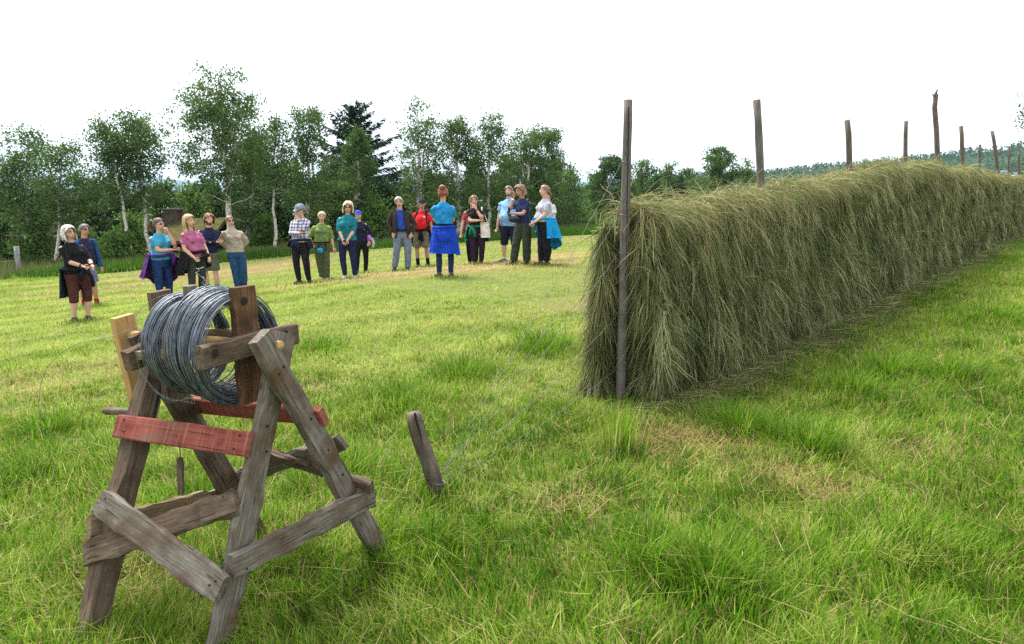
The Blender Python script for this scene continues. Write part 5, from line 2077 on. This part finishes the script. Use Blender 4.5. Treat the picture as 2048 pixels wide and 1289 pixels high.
def tied(c, mat, lining=None, mid=180, half=100, hem=.50, point=.0, flare=.10, sleeves=((-.05, .74), (.06, .72)), top=1.03, knot=None, hood=False, name='tied_jacket', asym=0.):
    """jacket knotted round the waist and hanging over the hips; mid = degrees from the front"""
    w, hipw, bl = c['w'], c['hipw'], c['belly']
    n1_, n2_ = 14, 41
    G = np.zeros((n1_, n2_, 3))
    ths = np.radians(np.linspace(mid - half, mid + half, n2_))
    for i, u in enumerate(np.linspace(0, 1, n1_)):
        e = np.linspace(-1, 1, n2_)
        z = top - (top - hem) * u * (1 - .30 * np.clip(np.abs(e) - .55, 0, 1) / .45 * (1 if point >= 0 else -1)) + 0
        if point:
            z = top - (top - hem) * u - abs(point) * u * np.exp(-((e - asym) / .35) ** 2)
        rip = 1 + (.02 + .13 * u) * np.sin(e * 13 + 1.3) * min(1, u * 2.5) + .02 * u * np.sin(e * 29)
        rx = (.176 * hipw * (.4 + .6 * w) + .034 + bl * .4 + flare * u) * rip
        ry = (.128 * (w + (hipw - 1) * .6) + .036 + bl * .6 + flare * u * .85) * rip
        G[i, :, 0] = rx * np.sin(ths)
        G[i, :, 1] = -ry * np.cos(ths) + .006
        G[i, :, 2] = z
    mb = MB()
    mb.shell(G[:, ::-1], .012)
    th = np.linspace(0, 2 * math.pi, 33)
    rx, ry = .166 * (.4 + .6 * w) * (.5 + .5 * hipw) + .030 + bl * .45, .118 * w + .034 + bl * .75
    mb.tube(np.stack([rx * np.sin(th), -ry * np.cos(th), np.full(33, top) + .012 * np.sin(th * 2)], 1), [(.030, .024)] * 33, 8, False, up=[0, 0, 1.])
    ka = R(knot if knot is not None else 0)
    kx, ky = (rx + .02) * math.sin(ka), -(ry + .02) * math.cos(ka)
    mb.ell([kx, ky, top - .01], (.045, .04, .042), 10, 7)
    for dx, zz in sleeves:
        ox, oy = math.sin(ka), -math.cos(ka)
        tx, ty = math.cos(ka), math.sin(ka)
        mb.tube([[kx, ky, top - .01], [kx + ox * .05 + tx * dx * .6, ky + oy * .05 + ty * dx * .6, top - .07], [kx + ox * .045 + tx * dx, ky + oy * .045 + ty * dx, (top + zz) / 2], [kx + ox * .03 + tx * dx * 1.25, ky + oy * .03 + ty * dx * 1.25, zz]], [(.028, .022), (.036, .026), (.044, .026), (.046, .020)], 9)
    if hood:
        G2 = np.zeros((7, 13, 3))
        for i, u in enumerate(np.linspace(0, 1, 7)):
            e = np.linspace(-1, 1, 13) * (1 - u * .86)
            t_ = R(180) + e * .62
            G2[i, :, 0] = (.176 * hipw + .075 + .05 * math.sin(u * 3)) * np.sin(t_)
            G2[i, :, 1] = -(.128 + .085 + .05 * math.sin(u * 3)) * np.cos(t_)
            G2[i, :, 2] = top - .06 - .24 * u
        mb.shell(G2[:, ::-1], .02)
    return c['part'](name, mb, mat)


def belt(c, mat, z=1.0, r=.014):
    w, bl = c['w'], c['belly']
    th = np.linspace(0, 2 * math.pi, 33)
    rr_ = torso(c['fem'], w, bl, .024, z, z + .01, c['hipw'])[0]
    mb = MB()
    mb.tube(np.stack([rr_[0] + rr_[3] * np.sin(th), rr_[1] - rr_[4] * np.cos(th), np.full(33, z)], 1), [(.020, r)] * 33, 6, False, up=[0, 0, 1.])
    mb.box([0, rr_[1] - rr_[4] - .012, z], (.05, .02, .042))
    return c['part']('belt', mb, mat)


def open_jacket(c, mat, hem=.84, gap=24, infl=.042):
    w, bl = c['w'], c['belly']
    rs = torso(c['fem'], w, bl, infl, hem, 1.44, c['hipw'])
    n2_ = 41
    G = np.zeros((len(rs), n2_, 3))
    for i, (x, y, z, rx, ry) in enumerate(rs):
        g_ = R(gap * (1.1 - .2 * i / len(rs)))
        th = np.linspace(g_, 2 * math.pi - g_, n2_)
        G[i, :, 0] = rx * np.sin(th) * (1 + .015 * np.sin(th * 6 + z * 20))
        G[i, :, 1] = y - ry * np.cos(th) * (1 + .015 * np.sin(th * 6 + z * 20))
        G[i, :, 2] = z
    mb = MB()
    mb.shell(G, .014)
    for s in (-1, 1):
        S, E, W_ = c['AP'][s]
        P, t = lerp_path([S, E, W_], 13)
        mb.ell(S, (.076, .080, .076), 12, 8)
        mb.tube(P, np.interp(t, [0, .5, 1], [.078, .068, .054]), 12)
    return c['part']('jacket', mb, mat)


def sock(c, mat, z=.2):
    for s in (-1, 1):
        hip, kn, an, toe = c['LP'][s]
        P, t = lerp_path([an + [0, 0, -.02], an, an + (kn - an) * (z - .085) / max(.1, kn[2] - .085)], 6)
        mb = MB()
        mb.tube(P, np.linspace(.046, .050, 6), 12)
        c['part']('sock', mb, mat)


def watch(c, s, mat):
    S, E, W_ = c['AP'][s]
    d = nrm(W_ - E)
    mb = MB()
    mb.tube([W_ - d * .045, W_ - d * .01], [.034, .032], 12)
    c['part']('wristwatch', mb, mat)


def held(c, name, label, cat, mbx, mat, smooth=True):
    o = mbx.build(name, mat, None, smooth, c['xf'])
    return tag(o, label, cat)


def phone(c, p, label, rz=0., tilt=.5):
    mb = MB()
    mb.plank(np.array(p) + [0, .06, -.02], np.array(p) + [0, -.075, .03], .075, .011, [1, 0, 0], 2, 0, ch=.003)
    return held(c, 'phone', label, 'phone', mb, M_LENS)


H_WHITE = hairm((.62, .61, .60), 'white_hair')
H_GREY = hairm((.16, .14, .13), 'grey_hair')
H_SILV = hairm((.42, .41, .39), 'silver_hair')
H_BROWN = hairm((.085, .05, .03), 'brown_hair')
H_BLOND = hairm((.55, .38, .19), 'blonde_hair')
H_PALE = hairm((.66, .54, .36), 'pale_blonde_hair')
H_GING = hairm((.20, .085, .032), 'ginger_brown_hair')
H_RED = hairm((.23, .065, .028), 'red_hair')
H_LB = hairm((.24, .145, .075), 'light_brown_hair')
BLK = cloth((.012, .012, .014), 'black_cloth')
NAVY = cloth((.016, .020, .045), 'navy_cloth')


def e1(c):
    thinspecs(c)
    tied(c, cloth((.010, .014, .022), 'dark_navy_jacket'), mid=205, half=66, hem=.46, flare=.0, top=1.0, sleeves=((-.09, .80), (.10, .66)), name='tied_jacket')
    watch(c, -1, M_LENS)
    phone(c, (.0, -.455, 1.085), 'black phone held out by the white haired woman')


person(160, 457, 646, 1.66, 62, 'white haired woman in black top and maroon capri trousers, holding out her phone', w=1.14, belly=.05, hipw=1.12, arms=('hold', 'hold'), head=(8, -2), feet=((-.10, 0, 12), (.13, -.03, 14)),
       hair=(H_WHITE, 'bob'), shirt=dict(mat=BLK, sleeve='elbow', hem=.90, loose=.008), legs=dict(mat=cloth((.085, .028, .028), 'maroon_cloth'), z=.36, fit=1.08), shoes=(.018, .016, .022), extra=e1)


def e2(c):
    specs(c, M_LENS)
    open_jacket(c, cloth((.022, .075, .20), 'blue_jacket_cloth'), hem=.90, gap=62)
    sock(c, cloth((.42, .02, .03), 'red_sock'), .17)


person(184, 450, 613, 1.78, 58, 'man in dark sunglasses, open blue jacket and grey blue shorts, behind the white haired woman', skin=SKIN_T, fem=False, w=1.08, belly=.06, arms=('pocket', 'down'), head=(6, 0),
       feet=((-.12, .05, 12), (.12, 0, 12)), hair=(H_GREY, 'short'), shirt=dict(mat=cloth((.022, .020, .060), 'dark_indigo_cloth'), hem=.90), legs=dict(mat=cloth((.16, .18, .27), 'grey_blue_shorts'), z=.50, flare=.03, fit=1.12), extra=e2)


def e3(c):
    specs(c, M_LENS, frame=M_WHITE)
    tied(c, cloth((.085, .022, .155), 'purple_jacket_cloth'), mid=165, half=112, hem=.60, point=.24, flare=.13, asym=-.15, top=1.05, sleeves=((.12, .92), (-.02, .84)), knot=25)


person(331, 430, 604, 1.68, 64, 'woman with brown ponytail and white sunglasses, purple jacket round her waist, hand at her mouth', w=1.12, belly=.04, hipw=1.10, arms=('across', 'mouth'), head=(10, -2), feet=((-.10, 0, 10), (.12, .02, 12)),
       hair=(H_BROWN, 'pony'), shirt=dict(mat=cloth((.055, .30, .46), 'turquoise_blue_shirt'), hem=.95), legs=dict(mat=cloth((.018, .045, .15), 'blue_leggings'), fit=1.0), extra=e3)


def e4(c):
    tied(c, cloth((.013, .013, .015), 'black_jacket_cloth'), mid=200, half=108, hem=.58, flare=.07, top=1.04, sleeves=((-.04, .86), (.07, .80)), knot=20)


person(393, 431, 604, 1.68, 58, 'woman with long blonde hair in a pink T-shirt, black jacket tied round her waist', w=1.10, belly=.045, hipw=1.10, arms=('lead', 'lead'), head=(12, -3), feet=((-.10, 0, 10), (.12, .02, 12)),
       hair=(H_BLOND, 'long'), shirt=dict(mat=cloth((.40, .115, .24), 'pink_shirt'), hem=.93), legs=dict(mat=cloth((.045, .050, .042), 'grey_green_leggings'), fit=.98), extra=e4)


def e5(c):
    beard(c, H_BROWN)
    sock(c, cloth((.04, .13, .08), 'green_sock'), .24)
    mb = MB()
    mb.tube([[0, .012, 1.455], [0, .008, 1.485]], [.073, .066], 14)
    c['part']('collar', mb, cloth((.20, .03, .025), 'rust_red_collar'))


person(428, 431, 590, 1.80, 34, 'bearded man with wavy ginger hair, arms folded, in navy jumper and green shorts', fem=False, w=1.06, arms=('cross', 'cross'), head=(4, 4), feet=((-.09, 0, 8), (.09, -.05, 25)),
       hair=(H_GING, 'mop'), shirt=dict(mat=cloth((.016, .020, .050), 'navy_jumper'), sleeve='long', hem=.92, infl=.018), legs=dict(mat=cloth((.10, .115, .075), 'olive_green_shorts'), z=.50, flare=.03, fit=1.1), shoes=(.05, .05, .04), extra=e5)
person(474, 433, 582, 1.72, 24, 'person with cropped hair and sunglasses in a loose beige turtleneck sweater and blue jeans', w=1.04, arms=('back', 'back'), head=(16, 0), feet=((.02, 0, 5), (.16, .02, 15)), lean=-.02,
       hair=(H_LB, 'crop'), shirt=dict(mat=cloth((.40, .35, .28), 'beige_knit'), sleeve='long', hem=.93, infl=.034, loose=.016, neck='turtle'), legs=dict(mat=cloth((.028, .075, .175), 'blue_denim'), fit=1.06, flare=.012), extra=lambda c: specs(c, M_LENS))


def e7(c):
    cap(c, cloth((.20, .235, .30), 'grey_blue_cap'))
    specs(c, M_LENS)
    tied(c, NAVY, mid=180, half=118, hem=.78, flare=.03, top=.99, sleeves=((-.05, .82), (.06, .80)))


person(609, 407, 566, 1.80, -14, 'man in a grey cap, sunglasses and blue checked shirt, holding his chin', fem=False, w=1.06, belly=.03, arms=('across', 'chin'), head=(-10, 16), feet=((-.12, 0, 12), (.13, 0, 14)),
       hair=(H_GREY, 'short'), shirt=dict(mat=plaid(), sleeve='long', hem=.94, infl=.018), legs=dict(mat=cloth((.016, .016, .020), 'black_trousers'), fit=1.02), shoes=(.012, .012, .012), extra=e7)


def e8(c):
    belt(c, BLK, 1.0)
    mb = MB()
    mb.ell([-.02, -.215, .80], (.075, .065, .075), 14, 9)
    o = held(c, 'pouch', 'round bright blue pouch hanging from the belt of the woman in green', 'pouch', mb, cloth((.04, .32, .62), 'bright_blue_pouch'))
    mb = MB()
    for x0, x1 in ((-.06, -.03), (.11, .13)):
        mb.tube([[x0, -.17, 1.0], [x0, -.20, .93], [x1, -.19, .80]], [.016, .014, .016], 6)
    c['part']('strap', mb, BLK)
    mb = MB()
    for z in (1.30, 1.26):
        mb.ell([.01, -.195, z], (.024, .012, .016), 10, 6)
    c['part']('hanging_glasses', mb, M_LENS)


person(649, 426, 563, 1.62, 10, 'short haired woman in green T-shirt and olive trousers with a blue pouch at her belt', w=1.06, belly=.02, hipw=1.08, arms=('pocket', 'down'), head=(8, 8), feet=((-.02, 0, 8), (.07, -.05, 4)),
       hair=(H_PALE, 'short'), shirt=dict(mat=cloth((.17, .26, .075), 'leaf_green_shirt'), sleeve='elbow', hem=.96, infl=.024, loose=.022), legs=dict(mat=cloth((.095, .115, .055), 'olive_trousers'), fit=1.08, flare=.02), shoes=(.35, .35, .36), extra=e8)


def e9(c):
    specs(c, m_plain('brown_lens', (.05, .012, .01), .15))
    phone(c, (0, -.335, .905), 'black phone held in both hands by the woman in the teal jumper')


person(701, 402, 556, 1.72, 4, 'woman with a pale blonde bob and sunglasses in a teal jumper and dark jeans', w=1.08, hipw=1.06, arms=('clasp', 'clasp'), head=(4, 8), feet=((-.11, 0, 4), (.12, -.01, 6)),
       hair=(H_PALE, 'bob'), shirt=dict(mat=cloth((.014, .17, .21), 'teal_knit'), sleeve='elbow', hem=.90, infl=.026, loose=.012), legs=dict(mat=cloth((.018, .022, .060), 'dark_denim'), fit=1.0), shoes=(.38, .39, .41), extra=e9)


def e10(c):
    cap(c, cloth((.05, .08, .40), 'royal_blue_cap'))
    mb = MB()
    mb.ell([.235, -.02, .98], (.075, .085, .13), 14, 9)
    held(c, 'shoulder_bag', 'violet bag at the hip of the person behind the woman in the teal jumper', 'bag', mb, cloth((.36, .08, .45), 'violet_bag'))
    mb = MB()
    G = np.zeros((8, 9, 3))
    for i, u in enumerate(np.linspace(0, 1, 8)):
        e = np.linspace(-1, 1, 9)
        G[i, :, 0] = .25 + .10 * np.sin(u * 2.2) + .02 * e
        G[i, :, 1] = .10 * e
        G[i, :, 2] = 1.08 - .34 * u + .02 * np.abs(e)
    mb.shell(G, .03)
    held(c, 'folded_coat', 'pale grey coat draped over the violet bag', 'coat', mb, cloth((.46, .47, .45), 'pale_coat'))


person(722, 419, 545, 1.62, 10, 'person in blue cap and dark clothes, mostly hidden behind the woman in the teal jumper', w=1.0, arms=('down', 'pocket'), feet=((-.12, 0, 8), (.12, 0, 10)),
       hair=(H_GREY, 'short'), shirt=dict(mat=NAVY, sleeve='long', hem=.9), legs=dict(mat=BLK), extra=e10)


def e11(c):
    thinspecs(c)
    open_jacket(c, cloth((.040, .030, .024), 'dark_brown_jacket'), hem=.82, gap=30)
    belt(c, BLK, .99)


person(803, 397, 545, 1.80, 4, 'silver haired man in glasses with an open dark brown jacket over a blue shirt', fem=False, w=1.04, belly=.03, arms=('pocket', 'pocket'), head=(2, 2), feet=((-.17, -.02, 16), (.14, 0, 14)), lean=.0,
       hair=(H_SILV, 'short'), shirt=dict(mat=cloth((.028, .065, .32), 'cobalt_blue_shirt'), sleeve='long', hem=.97, infl=.012), legs=dict(mat=cloth((.17, .21, .29), 'faded_grey_jeans'), fit=1.08, flare=.012, top=1.01), shoes=(.03, .035, .05), extra=e11)
RED_ = cloth((.62, .018, .030), 'red_shirt')


def e12(c):
    cap(c, cloth((.018, .022, .035), 'dark_cap'))
    sock(c, BLK, .26)
    root = empty('backpack', c['base'] + np.array([0, 0, .9]), 'bright red backpack worn on the chest by the man in the dark cap', 'backpack')
    mb = MB()
    mb.rings([(0, -.20, 1.01, .10, .05), (0, -.225, 1.04, .135, .085), (0, -.235, 1.16, .145, .10), (0, -.225, 1.28, .135, .085), (0, -.205, 1.36, .10, .06), (0, -.19, 1.385, .05, .03)], 20)
    mb.build('bag', cloth((.70, .022, .030), 'red_bag'), root, True, c['xf'])
    mb = MB()
    for s in (-1, 1):
        mb.tube([[s * .10, .08, 1.44], [s * .115, .0, 1.485], [s * .118, -.10, 1.44], [s * .125, -.165, 1.32], [s * .14, -.165, 1.12]], [(.024, .008)] * 5, 8, up=[1., 0, 0])
        mb.tube([[s * .13, -.17, 1.06], [s * .19, -.06, 1.03], [s * .18, .10, 1.03]], [(.008, .022)] * 3, 6)
    mb.build('strap', BLK, root, True, c['xf'])
    mb = MB()
    mb.tube([[-.07, -.333, 1.235], [0, -.342, 1.228], [.06, -.335, 1.245]], [.006, .010, .006], 6)
    mb.build('zip_pocket', BLK, root, True, c['xf'])
    mb = MB()
    mb.box([.09, -.298, 1.33], (.05, .012, .04))
    mb.build('white_label', M_WHITE, root, False, c['xf'])
    belt(c, BLK, 1.0, .02)
    tied(c, BLK, mid=180, half=95, hem=.56, flare=.05, top=.99, sleeves=((-.02, .74), (.03, .70)))


person(846, 398, 534, 1.76, 4, 'man in dark cap, red T-shirt and khaki shorts with a red pack on his chest', skin=SKIN_T, fem=False, w=1.06, arms=('down', 'down'), head=(4, 6), feet=((-.12, 0, 12), (.14, 0, 14)),
       hair=(H_SILV, 'short'), shirt=dict(mat=RED_, hem=.95), legs=dict(mat=cloth((.17, .155, .115), 'khaki_shorts'), z=.50, flare=.035, fit=1.12), extra=e12)


def e13(c):
    tied(c, cloth((.012, .055, .46), 'royal_blue_jacket'), mid=188, half=124, hem=.50, point=.05, asym=.75, flare=.055, top=1.0, hood=True, sleeves=((-.05, .8), (.05, .8)))
    belt(c, BLK, 1.055)


person(889, 376, 556, 1.72, 186, 'red haired woman seen from behind in bright blue T-shirt, royal blue jacket round her waist', w=1.04, hipw=1.04, arms=('hold', 'hold'), head=(-6, 2), feet=((-.13, 0, 14), (.10, -.03, 30)),
       hair=(H_RED, 'bun'), shirt=dict(mat=cloth((.022, .25, .56), 'bright_blue_shirt'), hem=.97, infl=.018, loose=.008), legs=dict(mat=cloth((.020, .035, .085), 'dark_blue_leggings'), fit=.90), extra=e13)


def e14(c):
    thinspecs(c)
    watch(c, 1, M_LENS)
    tied(c, cloth((.012, .17, .095), 'green_jumper_cloth'), mid=180, half=125, hem=.60, flare=.05, top=1.0, sleeves=((-.05, .78), (.06, .74)), knot=-18)
    root = empty('tote_bag', c['base'] + np.array([.2, 0, .8]), 'off white cloth tote bag hanging from the shoulder of the woman in black', 'bag')
    mb = MB()
    V = []
    mb.shell(np.array([[[.15 + .0 * u, -.155 - .02 * math.sin(v * 3.1) * math.sin(u * 3.1), .70 + .40 * v] if False else [.13 + .20 * u + .012 * (1 - v), -.15 - .035 * math.sin(u * 3.1) * (1 - .5 * v), .72 + .39 * v] for u in np.linspace(0, 1, 8)] for v in np.linspace(0, 1, 9)]), .05)
    mb.build('bag', cloth((.66, .63, .56), 'off_white_canvas'), root, True, c['xf'])
    mb = MB()
    mb.tube([[.16, -.15, 1.10], [.175, -.12, 1.25], [.175, -.06, 1.42], [.17, .02, 1.475], [.18, .08, 1.40], [.24, .02, 1.22], [.30, -.12, 1.10]], [(.014, .004)] * 7, 6)
    mb.build('handle', cloth((.66, .63, .56), 'off_white_canvas'), root, True, c['xf'])
    mb = MB()
    for zz, ww_ in ((.93, .05), (.90, .07), (.875, .06), (.83, .045)):
        mb.box([.235, -.190, zz], (ww_, .006, .009))
    mb.build('faded_print', m_plain('faded_grey_print', (.30, .29, .28), .9), root, False, c['xf'])
    mb = MB()
    mb.box([.10, -.128, .80], (.06, .008, .012))
    c['part']('small_white_mark', mb, M_WHITE)


person(951, 393, 531, 1.66, -4, 'woman in glasses and black T-shirt holding her chin, green jumper round her waist', w=1.15, belly=.03, hipw=1.10, arms=('across', 'chin'), head=(-2, 3), feet=((-.04, -.02, 14), (.14, 0, 18)),
       hair=(H_LB, 'pulled'), shirt=dict(mat=BLK, hem=.97, infl=.016), legs=dict(mat=cloth((.035, .016, .034), 'dark_plum_trousers'), fit=1.04), shoes=(.12, .025, .022), extra=e14)
person(946, 397, 529, 1.64, 12, 'person with pinned up hair in rose red, almost hidden behind the tote bag woman', w=1.15, arms=('down', 'pocket'), feet=((-.08, 0, 10), (.08, 0, 10)), hair=(H_LB, 'bun'), shirt=dict(mat=cloth((.38, .07, .085), 'rose_red_shirt'), hem=.92), legs=dict(mat=BLK))
person(1018, 371, 523, 1.82, -22, 'stout grey haired man in a pale blue T-shirt and dark knee length shorts', fem=False, w=1.15, belly=.09, arms=('down', 'back'), head=(8, 0), feet=((-.13, 0, 20), (.17, -.03, 10)),
       hair=(H_GREY, 'short'), shirt=dict(mat=cloth((.22, .42, .72), 'pale_blue_shirt'), hem=.86, infl=.026, loose=.012), legs=dict(mat=cloth((.014, .018, .035), 'dark_knee_shorts'), z=.40, fit=1.12, flare=.015), shoes=(.03, .035, .15),
       extra=lambda c: (beard(c, H_GREY), sock(c, cloth((.5, .5, .5), 'white_sock'), .13)))


def e16(c):
    watch(c, -1, m_plain('steel', (.5, .5, .5), .3, .8))
    mb = MB()
    mb.ell([-.03, -.25, 1.03], (.16, .09, .075), 16, 10)
    mb.tube([[-.14, -.25, 1.04], [-.17, -.27, 1.16], [-.15, -.25, 1.30]], [(.03, .02), (.045, .025), (.03, .02)], 8)
    V, Fs = remesh(mb, .014, 2)
    V = V + .012 * (fbm(V[:, 0] * 25, V[:, 2] * 25 + V[:, 1] * 20, 4)[:, None] - .5) * np.array([1, 2., 2.])
    m2 = MB()
    m2.add(V, Fs)
    held(c, 'rolled_jacket', 'dark grey jacket rolled over the arm of the person in navy', 'jacket', m2, cloth((.030, .028, .030), 'charcoal_jacket'))


person(1043, 370, 530, 1.75, -44, 'person with light brown hair in navy T-shirt and dark green trousers, hand over mouth', skin=SKIN_T, fem=False, w=1.02, belly=.02, arms=('mouth', 'across'), head=(-4, 14), feet=((-.14, -.12, 14), (.10, .06, 10)),
       hair=(H_LB, 'mop'), shirt=dict(mat=cloth((.020, .032, .095), 'navy_t_shirt'), hem=.96), legs=dict(mat=cloth((.045, .055, .040), 'dark_green_trousers'), fit=1.15, flare=.02), shoes=(.02, .02, .018), extra=e16)


def e17(c):
    tied(c, cloth((.012, .26, .56), 'turquoise_jacket'), mid=170, half=105, hem=.64, point=.30, flare=.13, asym=.28, top=1.05, sleeves=((.03, .85), (-.05, .80)), knot=-10)


person(1088, 370, 529, 1.70, -66, 'short haired woman in grey T-shirt with a bright turquoise jacket knotted round her waist', w=1.18, belly=.06, hipw=1.08, arms=('low_clasp', 'low_clasp'), head=(-4, -2), feet=((-.06, -.05, 10), (.07, .03, 12)),
       hair=(H_LB, 'short'), shirt=dict(mat=cloth((.40, .41, .48), 'heather_grey_shirt'), hem=.98), legs=dict(mat=cloth((.016, .017, .024), 'black_walking_trousers'), fit=1.05), shoes=(.06, .025, .022), extra=e17)
person(1095, 384, 525, 1.66, -50, 'person in a white T-shirt almost hidden behind the woman with the turquoise jacket', fem=False, w=1.02, arms=('down_in', 'down_in'), feet=((-.08, 0, 10), (.02, 0, 10)), head=(0, 8), hair=(H_BROWN, 'short'), shirt=dict(mat=cloth((.62, .63, .66), 'white_shirt'), hem=.95), legs=dict(mat=BLK))
